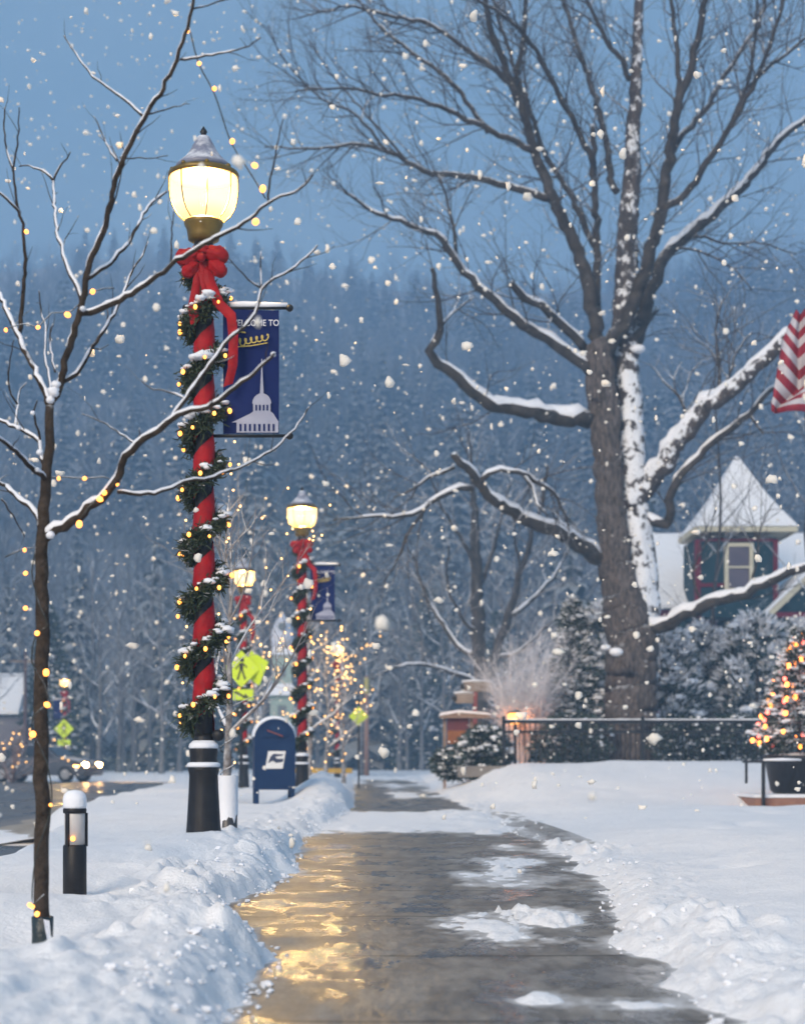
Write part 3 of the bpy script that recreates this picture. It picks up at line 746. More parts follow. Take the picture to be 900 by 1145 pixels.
# ------------------------------------------------------------------ utility pole at the end of the pavement
p = P(410, 875, 84)
t = empty('utility_pole', (p.x, p.y, -.4), 'thin brown wooden pole at the far end of the pavement', 'pole')
b = MB(); b.tube([(0, 0, 0), (0, 0, 5.1)], [.13, .095], 10); b.build('post', mat('pole_wood', (0.30, 0.17, 0.13), .85, (0.22, 0.13, 0.10), 3.0), t, True)
b = MB(); b.lathe([(.10, 4.25), (.115, 4.3), (.115, 4.95), (.10, 5.0)], seg=12); b.build('marker_band', mat('band', (0.42, 0.36, 0.10), .7), t, True)

# ------------------------------------------------------------------ church tower far beyond the mailbox
D = 82.; k = D/FPX
M['tower'] = mat('tower_paint', (0.30, 0.40, 0.37), .6, (0.24, 0.33, 0.30), 1.5, snow=.9)
M['tower_dk'] = mat('tower_dark', (0.12, 0.15, 0.17), .5)  # dark tone of the clock face and windows
p = P(316, 870, D)
t = empty('clock_tower', (p.x, D, -.3), 'pale green clock tower with snowy stepped roofs beyond the mailbox', 'tower')
def tz(y): return CAMH+(VY-y)*k+.3
def twr(y0, y1, w, name, mm, dy=0):
    b = MB(); h0, h1 = tz(y0), tz(y1); b.box((0, dy, (h0+h1)/2), (w*k, w*k, h1-h0)); return b.build(name, mm, t)
lo = twr(880, 778, 26, 'lower_stage', M['tower'])
twr(768, 733, 21, 'upper_stage', M['tower']); twr(724, 710, 17, 'belfry', M['tower'])
def roof4(y0, y1, w0, w1, mm, name):
    b = MB(); a, c = w0*k/2, w1*k/2; h0, h1 = tz(y0), tz(y1)
    b.v += [(-a, -a, h0), (a, -a, h0), (a, a, h0), (-a, a, h0), (-c, -c, h1), (c, -c, h1), (c, c, h1), (-c, c, h1)]
    for q in ((0,1,5,4),(1,2,6,5),(2,3,7,6),(3,0,4,7),(4,5,6,7),(3,2,1,0)): b.face(*q)
    return b.build(name, mm, t)
roof4(777.9, 764, 40, 20, M['snow_soft'], 'roof'); roof4(732.9, 723, 32, 17, M['snow_soft'], 'roof')
b = MB(); b.lathe([(r*k, tz(y)) for r, y in ((12.5, 724), (12.8, 714), (11.5, 704), (8, 695), (3, 689), (.3, 684))], seg=20); dm = b.build('dome', M['tower_dome'] if 'tower_dome' in M else mat('dome_snow', (0.62, 0.65, 0.73), .7, (0.5, 0.53, 0.62), 2.0), t, True)
b = MB(); b.lathe([(.001, -.05), (4.6*k, -.05), (4.6*k, .05), (.001, .05)], seg=18); b.v = [(x, z-12.6*k, y+tz(701)) for x, y, z in b.v]; b.build('clock_face', M['tower_dk'], dm)
for yy_, ww in ((752, 8), (795, 9)):
    b = MB(); b.box((0, -(21 if yy_ < 760 else 26)*k/2-.02, tz(yy_)), (ww*k, .05, 11*k)); b.build('window', M['tower_dk'], t)

# ------------------------------------------------------------------ fence
FD = 36.0
def gx(x, d): return (x-VX)*d/FPX
fx0, fx1 = gx(563, FD), gx(852, FD); zt = CAMH+(VY-805)*FD/FPX; zb = CAMH+(VY-862)*FD/FPX
t = empty('iron_fence', (fx0, FD, zb), 'black iron railing with snow on its top rail in front of the old tree', 'fence')
H = zt-zb; Wd = fx1-fx0
for px in (563, 718, 852):
    b = MB(); b.box((0, 0, H/2-.1), (.065, .065, H+.26)); b.lathe([(.04, H+.03), (.045, H+.05), (.02, H+.075), (.002, H+.085)], seg=10); b.build('post', M['fence'], t, loc=(gx(px, FD)-fx0, 0, 0))
for z, hh in ((H-.035, .07), (H-.24, .05), (.06, .045)):
    b = MB(); b.box((Wd/2, 0, z), (Wd, .032, hh)); b.build('rail', M['fence'], t)
pk = MB(); pk.box((0, 0, H/2-.02), (.022, .022, H-.10)); PK = pk.mesh('picket', M['fence'])
n = int(Wd/.105)
for i in range(1, n): link('picket', PK, t, (Wd*i/n, .001, 0))
b = MB(); rng = random.Random(6); pts = [(Wd*i/40, rng.uniform(-.004, .004), H+.008) for i in range(41)]
b.tube(pts, [.011+.008*rng.random() for _ in pts], 8); b.build('snow', M['snow_soft'], t, True)
b = MB(); pts = [(Wd*i/30, -.01, .082) for i in range(31)]; b.tube(pts, [.010+.012*rng.random() for _ in pts], 6); b.build('snow', M['snow_soft'], t, True)

# low stone edging under the fence's left corner
b = MB(); b.box((0, 0, 0), (1.3, .5, .22)); o = b.build('stone_edging', mat('edging', (0.16, 0.14, 0.13), .9, (0.24, 0.22, 0.2), 3.0, .5, 12, snow=.7), loc=(gx(548, 35.6), 35.55, zb-.01)); tag(o, 'low stone edging under the hedge at the fence corner', 'edging')
# ------------------------------------------------------------------ direction signs
p = P(531, 860, 40)
t = empty('direction_sign', (p.x, 40, 0), 'wooden direction sign with two snowy pointed boards on a red post', 'direction sign')
def zz40(y): return CAMH+(VY-y)*40/FPX
b = MB(); b.box((0, 0, (zz40(772)+.1)/2), (.09, .09, zz40(772)-.1)); b.build('post', mat('post_red', (0.30, 0.075, 0.07), .7, (0.22, 0.06, 0.06), 3.0), t)
for (x0, x1, y0) in ((514, 550, 768), (505, 529, 781)):
    X0, X1 = gx(x0, 40)-p.x, gx(x1, 40)-p.x; z = zz40(y0)
    b = MB(); b.prism([(X0, -.075, z), (X0+.10, -.075, z+.11), (X1, -.075, z+.11), (X1, -.075, z-.11), (X0+.10, -.075, z-.11)], (0, .028, 0)); bd = b.build('pointed_board', mat('board', (0.34, 0.27, 0.22), .8, (0.24, 0.19, 0.16), 4.0), t)
    b = MB(); b.tube([(X0+.04, -.06, z+.122), ((X0+X1)/2, -.06, z+.14), (X1, -.06, z+.125)], [.02, .032, .02], 6); b.build('snow', M['snow_soft'], bd, True)
    b = MB(); b.box((X0+.06, -.082, z), (.10, .012, .12)); b.build('arrow_tip', M['sign_black'], bd)
# ------------------------------------------------------------------ hanging notice board
p = P(512, 860, 39)
def zz39(y): return CAMH+(VY-y)*39/FPX
t = empty('notice_board', (p.x, 39, 0), 'red and orange notice board under a small snowy roof', 'notice board')
wv = 24*39/FPX
for sx in (-1, 1):
    b = MB(); b.box((sx*wv*.62, .04, zz39(800)/2), (.06, .06, zz39(800))); b.build('post', M['wood'], t)
b = MB(); b.box((0, 0, (zz39(803)+zz39(816.9))/2), (wv, .04, zz39(803)-zz39(816.9))); b.build('red_panel', mat('panel_red', (0.12, 0.022, 0.03), .7, (0.09, 0.018, 0.025), 4.0), t)
b = MB(); b.box((0, 0, (zz39(817)+zz39(832))/2), (wv, .04, zz39(817)-zz39(832))); b.build('orange_panel', mat('panel_orange', (0.26, 0.095, 0.02), .7, (0.18, 0.06, 0.015), 5.0), t)
b = MB(); b.prism([(-wv*.85, -.18, zz39(801)), (0, -.18, zz39(797)), (wv*1.5, -.18, zz39(800)), (wv*1.5, -.18, zz39(803)), (-wv*.85, -.18, zz39(803))], (0, .5, 0)); rf = b.build('roof', M['wood'], t)
b = MB(); b.prism([(-wv*.9, -.2, zz39(800.8)), (-wv*.8, -.2, zz39(797)), (0, -.2, zz39(794)), (wv*1.4, -.2, zz39(797)), (wv*1.55, -.2, zz39(799.8)), (0, -.2, zz39(796.9))], (0, .54, 0)); b.build('snow', M['snow_soft'], rf)

# ------------------------------------------------------------------ garden lantern
p = P(576, 803, 37.6)
t = empty('garden_lantern', (p.x, p.y, zb), 'glowing orange garden lantern behind the fence, below the frosted bush', 'lantern')
hz = p.z-zb
b = MB(); b.tube([(0, 0, -.2), (0, 0, hz-.12)], .03, 8); b.build('post', M['fence'], t)
b = MB(); b.lathe([(.10, -.12), (.15, -.02), (.15, .06), (.11, .10)], seg=14); b.v = [(x, y, z+hz) for x, y, z in b.v]; b.build('glass', glow_glass('lantern_glass', (1, .45, .08), 3.0), t, True)
b = MB(); b.lathe([(.17, .10), (.16, .115), (.05, .18), (.01, .19)], seg=14); b.v = [(x, y, z+hz) for x, y, z in b.v]; b.build('cap', M['fence'], t, True)
l = bpy.data.lights.new('lantern_light', 'POINT'); l.energy = 13; l.color = (1, .52, .16); l.shadow_soft_size = .06
lo = bpy.data.objects.new('lantern_light', l); COL.objects.link(lo); lo.parent = t; lo.location = (0, 0, hz+.03)

# ------------------------------------------------------------------ trees
def catmull(pts, step):
    out = []; n = len(pts)
    for i in range(n-1):
        p0, p1, p2, p3 = pts[max(i-1, 0)], pts[i], pts[i+1], pts[min(i+2, n-1)]
        k = max(1, int((p2-p1).length/step))
        for j in range(k):
            t = j/k
            out.append(.5*((2*p1)+(p2-p0)*t+(2*p0-5*p1+4*p2-p3)*t*t+(3*p1-p0-3*p2+p3)*t**3))
    out.append(pts[-1].copy()); return out

class Traced:
    """a tree whose main limbs follow the photographed one; each limb leans away from or towards the viewer by its own amount"""
    def __init__(s, d, seed):
        s.d = d; s.rng = random.Random(seed); s.known = []; s.limbs = []
    def limb(s, px, w0, w1, depth=None, step=8, wob=1.0, power=1.0):
        """px: [(x, y[, width])...], depth: how far (m) the tip lies behind (+) or before (-) the root"""
        x0, y0 = px[0][:2]
        dd = s.d
        if s.known:
            q = min(s.known, key=lambda k: (k[0]-x0)**2+(k[1]-y0)**2); dd = q[2]
        cum = [0]
        for a, b in zip(px, px[1:]): cum.append(cum[-1]+math.hypot(b[0]-a[0], b[1]-a[1]))
        L = cum[-1]
        if depth is None: depth = s.rng.choice((-1, 1))*s.rng.uniform(.15, .5)*L*s.d/FPX
        raw = [P(p[0], p[1], dd+depth*(c/L)**1.2) for p, c in zip(px, cum)]
        ws = [p[2] if len(p) > 2 else w0+(w1-w0)*(c/L)**power for p, c in zip(px, cum)]
        pts = catmull(raw, step*s.d/FPX)
        cr = [0]
        for a, b in zip(raw, raw[1:]): cr.append(cr[-1]+(b-a).length)
        cp = [0]
        for a, b in zip(pts, pts[1:]): cp.append(cp[-1]+(b-a).length)
        wi = np.interp(np.array(cp)/cp[-1]*cr[-1], cr, ws)
        rad = []
        for i, p in enumerate(pts):
            r = wi[i]*.5*p.y/FPX; rad.append(r)
            if 0 < i < len(pts)-1:
                j = r*.16*wob+.0012*s.d/5; p += Vector((s.rng.gauss(0, j), s.rng.gauss(0, j), s.rng.gauss(0, j)))
            s.known.append((VX+p.x*FPX/p.y, VY-(p.z-CAMH)*FPX/p.y, p.y))
        s.limbs.append((pts, rad)); return pts, rad

def snow_on(mb, pts, rad, rng, rmin, k=.8, lift=.72, hmin=.42, sides=8, patch=0.0):
    run = []
    def flush():
        if len(run) > 2:
            mb.tube([p for p, r in run], [max(r*(.25 if i in (0, len(run)-1) else 1), .0008) for i, (p, r) in enumerate(run)], sides)
        run.clear()
    for i, p in enumerate(pts):
        t = pts[min(i+1, len(pts)-1)]-pts[max(i-1, 0)]; t.normalize()
        h = math.sqrt(max(0, 1-t.z*t.z))
        if rad[i] < rmin or h < hmin or rng.random() < patch: flush(); continue
        up = Vector((0, 0, 1))-t*t.z; up.normalize()
        r = rad[i]*k*(.55+.45*h)*rng.uniform(.82, 1.15)
        run.append((p+up*rad[i]*lift, r))
    flush()

def grow(mb, pts, rad, rng, lv, cfg, t0=.2):
    """side shoots of a limb, recursively finer"""
    c = cfg[lv]; L = sum((b-a).length for a, b in zip(pts, pts[1:]))
    n = int(L*c['dens']*rng.uniform(.8, 1.2))
    for i in range(n):
        t = t0+(1-t0)*((i+rng.random())/max(n, 1)); f = t*(len(pts)-1); k = min(int(f), len(pts)-2); q = f-k
        p = pts[k].lerp(pts[k+1], q); d = (pts[k+1]-pts[k]).normalized(); r = rad[k]*(1-q)+rad[k+1]*q
        side = d.cross(Vector((rng.gauss(0, 1), rng.gauss(0, 1), rng.gauss(0, 1))))
        if side.length < 1e-5: continue
        side.normalize()
        dr = (d*c.get('fwd', .7)+side*rng.uniform(.55, 1.0)+Vector((0, 0, c.get('up', .22)))).normalized()
        ln = c['len']*rng.uniform(.45, 1.15)*(1.15-.5*t); ns = c.get('seg', 4)
        q_ = [p.copy()]; cur = p.copy(); dd = dr.copy()
        for j in range(ns):
            dd = (dd+Vector((rng.gauss(0, .17), rng.gauss(0, .17), rng.gauss(0, .15)+c.get('curl', .06)))).normalized()
            cur = cur+dd*ln/ns; q_.append(cur.copy())
        r0 = min(r*.62, c['r']*rng.uniform(.75, 1.2)); rr = [r0*(1-.72*j/ns) for j in range(ns+1)]
        mb.tube(q_, rr, c.get('sides', 4), caps=False)
        if lv+1 < len(cfg): grow(mb, q_, rr, rng, lv+1, cfg, .12)

# ---- the great bare tree behind the fence
T = Traced(38.6, 21)
base_p = P(705, 862, 38.6)
t = empty('old_tree', (0, 0, 0), 'huge bare old tree with snow-laden limbs towering behind the iron fence', 'tree')
t.location = base_p
def rel(mb, o): mb.v = [(x-o[0], y-o[1], z-o[2]) for x, y, z in mb.v]
front = T.limb([(703, 885, 70), (704, 862, 62), (705, 830, 57), (706, 780, 56), (706, 735, 57), (701, 690, 50), (692, 650, 40), (686, 615, 34), (682, 560, 31), (678, 510, 33), (674, 455, 35), (671, 415, 35), (667, 385, 30)], 60, 30, 0.0, 6, .25)
back = T.limb([(712, 890, 34), (713, 820, 40), (713, 745, 44), (715, 690, 44), (715, 640, 36), (711, 590, 33), (706, 540, 33), (703, 480, 32), (701, 430, 31), (700, 385, 29), (699, 340, 27), (700, 300, 25), (703, 240, 22), (707, 160, 17), (711, 83, 13), (714, 0, 10), (716, -60, 6)], 40, 6, .9, 7, .25)
def trunk_mesh(lp, sides, amp, seed):
    b = MB(); b.tube(lp[0], lp[1], sides); rng = random.Random(seed)
    V = np.array(b.v); ang = np.arctan2(V[:, 1]-np.repeat([p.y for p in lp[0]], sides), V[:, 0]-np.repeat([p.x for p in lp[0]], sides))
    R = np.repeat(lp[1], sides); f = fbm(ang*2.2+7, V[:, 2]*1.1, seed, 4)*amp*2*R
    C = np.repeat(np.array([tuple(p) for p in lp[0]]), sides, 0); dirn = (V-C)/R[:, None]
    b.v = [tuple(x) for x in V+dirn*f[:, None]]; return b
b = trunk_mesh(front, 28, .22, 3); rel(b, base_p); tk = b.build('trunk', M['bark_old'], t, True)
b = trunk_mesh(back, 22, .18, 9); rel(b, base_p); b.build('trunk', M['bark_wind'], t, True)
LIMBS = [
 ([(667,389),(656,311),(633,250),(611,205),(589,139),(572,89),(550,39),(542,-10)], 21, 7, -1.2),
 ([(575,95),(582,60),(586,28),(590,-10)], 8, 5, -.4),
 ([(616,222),(585,213),(539,200),(500,196),(483,194),(455,180),(433,169),(400,162),(345,166),(296,164)], 11, 2, 1.0),
 ([(600,172),(567,153),(522,133),(472,111),(422,105),(378,98),(330,102)], 9, 2, -1.6),
 ([(590,140),(567,92),(522,55),(483,28),(450,20),(390,8),(335,20)], 9, 2, 1.8),
 ([(455,180),(425,145),(380,95),(345,45)], 4, 1.5, .6),
 ([(433,169),(400,130),(360,110),(320,70),(300,28)], 4, 1.4, -.7),
 ([(545,148),(505,92),(462,60),(425,30),(395,-8)], 7, 3, 1.6),
 ([(667,385),(666,330),(667,278),(665,220),(664,167),(662,140)], 13, 7, .5),
 ([(664,275),(650,245),(637,215),(610,175),(594,128),(575,75),(560,30),(548,-8)], 9, 4, 1.8),
 ([(664,200),(658,172),(633,122),(594,50),(567,22),(522,-8)], 9, 4, -2.2),
 ([(690,215),(683,200),(672,133),(656,83),(639,28),(628,-10)], 10, 5, 2.0),
 ([(704,90),(690,60),(678,44),(656,0),(650,-15)], 8, 4, -.6),
 ([(676,395),(695,362),(711,333),(722,305),(728,278),(736,245),(741,215),(750,167),(757,122),(778,56),(789,-8)], 21, 8, -2.0),
 ([(757,120),(759,80),(756,56),(749,-8)], 8, 5, .7),
 ([(733,244),(748,230),(767,217),(789,183),(811,150),(844,89),(867,33),(878,-8)], 11, 4, -1.4),
 ([(742,190),(756,161),(772,140),(789,122),(822,67),(848,25),(856,-8)], 10, 4, 1.8),
 ([(800,168),(826,118),(842,60),(846,-5)], 6, 3, -.8),
 ([(838,98),(855,78),(878,61),(905,38)], 6, 4, .6),
 ([(706,385),(717,360),(724,330),(733,311),(742,288),(756,272),(789,244),(833,206),(867,161),(905,128)], 17, 7, 1.2),
 ([(745,282),(772,278),(800,289),(822,302),(840,325)], 4, 1.5, -.8),
 ([(770,262),(790,266),(811,272),(850,272),(890,285)], 4, 1.5, .8),
 ([(655,392),(648,382),(635,368),(622,358),(605,344),(589,334),(578,322),(571,316)], 11, 8, -1.0),
 ([(660,415),(642,400),(622,383),(600,370),(583,361),(563,346),(544,328),(525,310),(511,294),(494,267),(456,250),(420,238),(385,215)], 14, 3, -2.2),
 ([(511,294),(508,262),(500,225),(490,195)], 5, 2, .6),
 ([(660,470),(645,468),(625,466),(589,460),(561,456),(537,444),(511,422),(490,405),(478,393),(488,381),(492,368),(489,333),(483,300)], 21, 5, -2.4),
 ([(492,368),(505,350),(530,332)], 4, 1.5, .5),
 ([(672,624),(655,615),(641,605),(609,589),(573,573),(553,560),(545,552),(533,536),(516,516),(507,508)], 20, 8, -2.6),
 ([(529,546),(515,546),(500,550),(472,569),(440,579),(408,577),(372,582)], 8, 2, -.8),
 ([(537,538),(548,530),(561,526),(589,532),(617,550),(631,573),(636,592)], 7, 3, .9),
 ([(508,522),(495,528),(480,534),(460,548),(440,556)], 5, 1.5, .4),
 ([(586,532),(594,545),(601,564),(612,578)], 5, 2, -.5),
 ([(475,569),(460,590),(445,625),(430,650)], 4, 1.2, .6),
 ([(712,555),(722,542),(743,519),(768,481),(790,453),(815,437),(837,415),(859,397),(881,375),(915,360)], 25, 12, -2.8),
 ([(710,576),(720,578),(730,585),(742,588),(749,585),(748,572),(749,560),(759,535),(781,510),(812,481),(837,463),(860,437),(885,425)], 12, 5, -1.4),
 ([(706,697),(716,699),(727,700),(748,698),(766,684),(785,677),(811,669),(837,662),(863,650),(884,640),(915,630)], 17, 9, -3.2),
 ([(703,392),(711,387),(718,370),(724,356),(733,345)], 11, 8, .4),
 ([(768,481),(764,455),(752,435),(740,425)], 5, 2, .4),
 ([(803,445),(803,405),(800,370),(806,335)], 4, 2, .8),
 ([(837,463),(848,478),(853,485)], 4, 2, -.3),
 ([(790,453),(812,425),(822,395),(840,372)], 5, 2, .9),
 ([(785,676),(775,640),(792,600),(800,565)], 3, 1.2, .6),
 ([(837,661),(846,625),(850,590),(866,560)], 3, 1.2, .6),
]
for i, (px, w0, w1, dep) in enumerate(LIMBS): T.limb(px, w0*(.84 if i < 22 and i != 19 else 1.0), w1*(.85 if i < 22 else 1), dep, 9, 1.0)
snow = MB(); twg = MB(); rng = random.Random(77)
for i, (pts, rad) in enumerate(T.limbs[2:]):
    b = MB(); b.tube(pts, rad, 10 if rad[0] > .1 else 7); rel(b, base_p); b.build('limb', M['bark_wind'] if i in (33,) else M['bark_limb'], t, True)
    low = i in (19, 22, 23, 24, 25, 26, 27, 28, 29, 30, 31, 33, 34, 35)
    snow_on(snow, pts, rad, rng, .022 if low else .03, 1.0 if low else .52, .50 if low else .62, .42 if low else .5, 9, .0 if low else .10)
CFG = [dict(dens=3.6, len=2.3, r=.017, seg=6, fwd=.9, up=.12, curl=.03), dict(dens=4.2, len=1.0, r=.0092, seg=4, fwd=.8, up=.08, sides=3), dict(dens=5.6, len=.46, r=.0058, seg=2, fwd=.8, up=.1, sides=3)]
for i, (pts, rad) in enumerate(T.limbs[2:]):
    stout = rad[-1] > .12
    c = CFG
    if i in (33, 35, 27, 25): c = [dict(CFG[0], dens=.6), CFG[1], CFG[2]]
    grow(twg, pts, rad, rng, 0, c, .22)
pts, rad = back; k = len(pts)*6//10; grow(twg, pts[k:], rad[k:], rng, 0, CFG, .1)
# drifts caught in forks
for (x, y, r, dd) in ((718, 549, .20, .2), (716, 692, .20, .0), (689, 729, .13, -.50), (677, 724, .09, -.48), (663, 612, .12, -.1), (655, 463, .12, -.05), (712, 390, .14, .2)):
    p = P(x, y, 38.6+dd); snow.ball(p, r, 10, 7, (1.25, .9, .72), .10, rng)
rel(snow, base_p); snow.build('snow', M['snow_soft'], t, True)
rel(twg, base_p); twg.build('twigs', M['twig'], t)

# ---- young street tree in the left foreground
S = Traced(5.62, 5)
bp_ = P(48, 1068, 5.62)
t = empty('young_tree', bp_, 'young bare street tree nearest the camera, snow on its branches, lit bulbs in them', 'tree', 'young street trees along the kerb')
trunk = S.limb([(48, 1085, 19), (48, 1060, 18), (47, 1000, 17), (47, 900, 17), (46, 800, 16), (47, 720, 15.5), (47, 640, 15), (49, 585, 13.5), (52, 540, 12), (55, 500, 11), (56, 454, 9.5)], 18, 9, .05, 14, .22)
SL = [
 ([(56,454),(46,430),(36,407),(28,390),(22,377),(14,360),(7,345),(0,330),(-14,300)], 7, 4, .3),
 ([(22,372),(25,345),(28,300),(30,288),(27,270),(25,250),(20,235),(8,222),(-6,212)], 5, 2.5, -.2),
 ([(22,242),(17,210),(14,190),(9,170),(5,145),(6,120)], 3, 1.5, .1),
 ([(15,192),(18,170),(21,145),(22,120)], 2.5, 1.2, -.1),
 ([(56,454),(62,440),(68,428),(72,412),(76,395),(83,374),(88,358),(92,345),(93,335),(96,315),(98,300),(107,278),(115,260),(124,225),(130,200),(140,176),(150,155),(158,140),(165,125),(178,105),(190,85),(198,68),(202,55),(210,30),(215,10),(218,-12)], 8, 3.5, -.3),
 ([(66,430),(75,425),(86,419),(95,404),(104,389),(112,377),(119,365),(128,350),(137,333),(143,315),(150,300),(160,284),(166,270)], 5.5, 1.6, .3),
 ([(91,350),(100,350),(115,344),(128,339),(142,331),(154,324),(170,313),(184,303),(192,296),(212,284),(235,270),(260,257),(280,245),(290,235),(300,225),(315,220),(330,215),(342,206),(350,195)], 7, 2, -.5),
 ([(300,224),(303,200),(307,180),(312,155),(317,130)], 2.6, 1.2, .05),
 ([(191,296),(192,270),(193,250),(194,232)], 2.4, 1.2, .05),
 ([(91,335),(85,315),(76,302),(70,280),(65,260),(62,230),(60,202)], 5, 3, .25),
 ([(60,202),(52,193),(42,189),(32,185),(22,186)], 3, 1.3, .1),
 ([(60,202),(66,190),(75,177),(79,170)], 2.5, 1.3, -.1),
 ([(97,312),(112,302),(130,290),(142,275),(150,260),(158,244),(165,232),(176,222),(187,214)], 5, 2.5, .3),
 ([(160,130),(145,116),(130,105),(115,93),(100,80),(85,60),(72,40)], 3.2, 1.5, .2),
 ([(202,66),(215,65),(230,62),(245,60),(260,57),(278,52),(292,42)], 2.8, 1.3, -.2),
 ([(214,10),(225,8),(240,4),(256,-4)], 2, 1.3, .1),
 ([(131,180),(122,165),(113,145),(105,130)], 2.2, 1.2, .1),
 ([(134,176),(150,177),(170,176),(188,174)], 1.8, 1.0, .1),
 ([(122,240),(128,225),(140,178)], 2, 1.2, -.05),
 ([(166,128),(180,124),(195,119),(212,116)], 2, 1.0, .1),
 ([(50,602),(56,597),(65,591),(78,583),(89,576),(105,564),(119,552),(126,543),(131,535),(137,523),(142,511),(148,503),(154,496),(163,490),(172,484),(182,476),(193,469),(200,464),(216,459),(232,455),(246,447),(257,438),(272,427),(285,417),(297,405),(307,395)], 11, 3, -.5),
 ([(193,469),(201,455),(208,445),(222,425),(236,406),(248,391),(257,378),(270,368),(281,358),(288,340),(292,324),(298,318),(306,312),(318,306),(330,298),(343,287),(355,274)], 5, 2, .2),
 ([(292,322),(292,305),(292,281)], 2.4, 1.2, .05),
 ([(292,322),(278,312),(265,300),(255,288)], 2.2, 1.0, -.05),
 ([(131,550),(148,552),(166,552),(180,549),(193,546),(205,540),(217,535),(228,536),(240,532),(262,525),(284,516),(309,500),(330,480),(346,455)], 4.5, 1.6, .25),
 ([(154,497),(140,488),(125,478),(105,468),(92,463)], 2.2, 1.0, .1),
 ([(207,447),(196,440),(180,437),(165,432),(158,423)], 2.4, 1.0, .1),
 ([(155,497),(156,487),(156,478)], 1.8, 1.0, 0),
 ([(48,590),(39,573),(31,565),(24,558),(15,551),(6,543),(-10,530)], 6.5, 4, .3),
 ([(56,537),(46,530),(36,523),(27,514),(18,505),(8,497),(-6,487)], 6, 4, -.3),
 ([(50,520),(46,505),(45,493),(38,488),(30,484),(21,479),(12,475),(-4,468)], 5, 3.5, .2),
 ([(18,478),(20,465),(21,454),(22,442),(24,434),(30,428)], 3, 1.5, .1),
 ([(20,452),(14,440),(10,425),(12,400),(16,380)], 2.2, 1.1, -.1),
 ([(45,495),(42,475),(38,460),(42,448)], 3, 1.5, -.1),
 ([(57,440),(55,420),(50,395),(52,370),(46,345),(44,325)], 3, 1.3, .2),
 ([(62,416),(58,398),(56,376),(60,362)], 2.4, 1.3, .1),
 ([(2,558),(10,570),(20,585),(28,600)], 2, 1.0, .1),
 ([(130,205),(135,190),(128,170),(118,158),(110,150)], 2, 1, .1),
 ([(104,389),(112,392),(122,385)], 1.6, .9, .05), ([(119,365),(121,350),(118,340)], 1.8, .9, .05),
 ([(137,333),(146,326),(160,322)], 1.8, .9, .1), ([(236,406),(250,404),(262,398)], 1.6, .9, .05),
 ([(284,516),(296,520),(308,518)], 1.4, .8, .05),
]
for px, w0, w1, dep in SL: S.limb(px, w0*1.05, w1, dep, 7, .9)
snow = MB(); rng = random.Random(31)
b = MB(); b.tube(trunk[0], trunk[1], 16); rel(b, bp_); b.build('trunk', M['bark_young'], t, True)
twg = MB()
SCFG = [dict(dens=6.5, len=.17, r=.0022, seg=3, fwd=.9, up=.3, curl=.08, sides=4), dict(dens=6, len=.045, r=.0014, seg=2, fwd=.9, up=.2, sides=3)]
for i, (pts, rad) in enumerate(S.limbs[1:]):
    b = MB(); b.tube(pts, rad, 9); rel(b, bp_); b.build('branch', M['bark_young'], t, True)
    snow_on(snow, pts, rad, rng, .0024, 1.02, .62, .28, 8, .025)
    if i not in (20, 6): grow(twg, pts, rad, rng, 0, SCFG, .35)
    else: grow(twg, pts, rad, rng, 0, [dict(SCFG[0], dens=3.2), SCFG[1]], .4)
for (x, y, r) in ((60, 438, .017), (63, 430, .013), (57, 447, .012), (57, 598, .013), (45, 506, .010), (93, 345, .009), (306, 396, .008), (42, 525, .007), (37, 462, .007), (134, 536, .008), (155, 494, .008), (21, 478, .008)):
    p = P(x, y, 5.6-.012); snow.ball(p, r, 9, 6, (1.1, 1, .95), .22, rng)
rel(snow, bp_); snow.build('snow', M['snow_soft'], t, True)
rel(twg, bp_); twg.build('twigs', M['bark_young'], t)

def guard(loc, label, s=1.0):
    t = empty('trunk_guard', loc, label, 'trunk guard', 'dark guards round the feet of young trees')
    b = MB(); r = .034*s
    prof = [(r, -.08), (r*1.02, .0), (r*.98, .06*s), (r*1.02, .115*s), (r*.9, .117*s), (r*.88, .0)]
    b.lathe(prof, seg=20); b.f = b.f[:-2]; b.mi = b.mi[:-2]; b.build('sleeve', mat('guard_dark', (0.012, 0.022, 0.028), .35, (0.02, 0.035, 0.04), 20.0, .4, 30), t, True)
    b = MB(); b.v = [(r*1.06*math.cos(a), r*1.06*math.sin(a), z) for a, z in ((-1.3, .11*s), (-.75, .105*s), (-1.15, .075*s), (-.6, .06*s), (-.95, .04*s), (-.45, .028*s))]
    b.f = [(0, 1, 3, 2), (2, 3, 5, 4)]; b.mi = [0, 0]; b.build('snow', M['snow_soft'], t); return t
guard(P(48, 1066, 5.62), 'dark trunk guard at the foot of the nearest young tree')

# string of bulbs along the young tree
def string_lights(name, pts3d, bulbs, label, cable_r, bulb_mesh, group=None, cat='string lights'):
    o = pts3d[0]; t = empty(name, o, label, cat, group)
    b = MB(); b.tube([p-o for p in catmull([Vector(p) for p in pts3d], .03)], cable_r, 5); b.build('cable', M['cable'], t, True)
    for i, p in enumerate(bulbs):
        q = link('bulb', bulb_mesh, t, Vector(p)-o); s_ = .7+.7*((i*29) % 7)/6; q.scale = (s_, s_, s_*.95); q.rotation_euler = (i*.7, i*1.3, 0)
    return t
F_ = 5.56
string_lights('string_lights', [P(x, y, F_) for x, y in ((212, 30), (222, 70), (240, 105), (258, 158), (274, 184), (286, 203), (297, 222))],
              [P(x, y, F_-.01) for x, y in ((210, 35), (223, 71), (240, 99), (260, 158), (285, 185), (294, 211), (286, 248))], 'bulb string hanging from the top of the nearest young tree down to its long branch', .0022, BULBL, 'warm bulb strings on the nearest young tree')
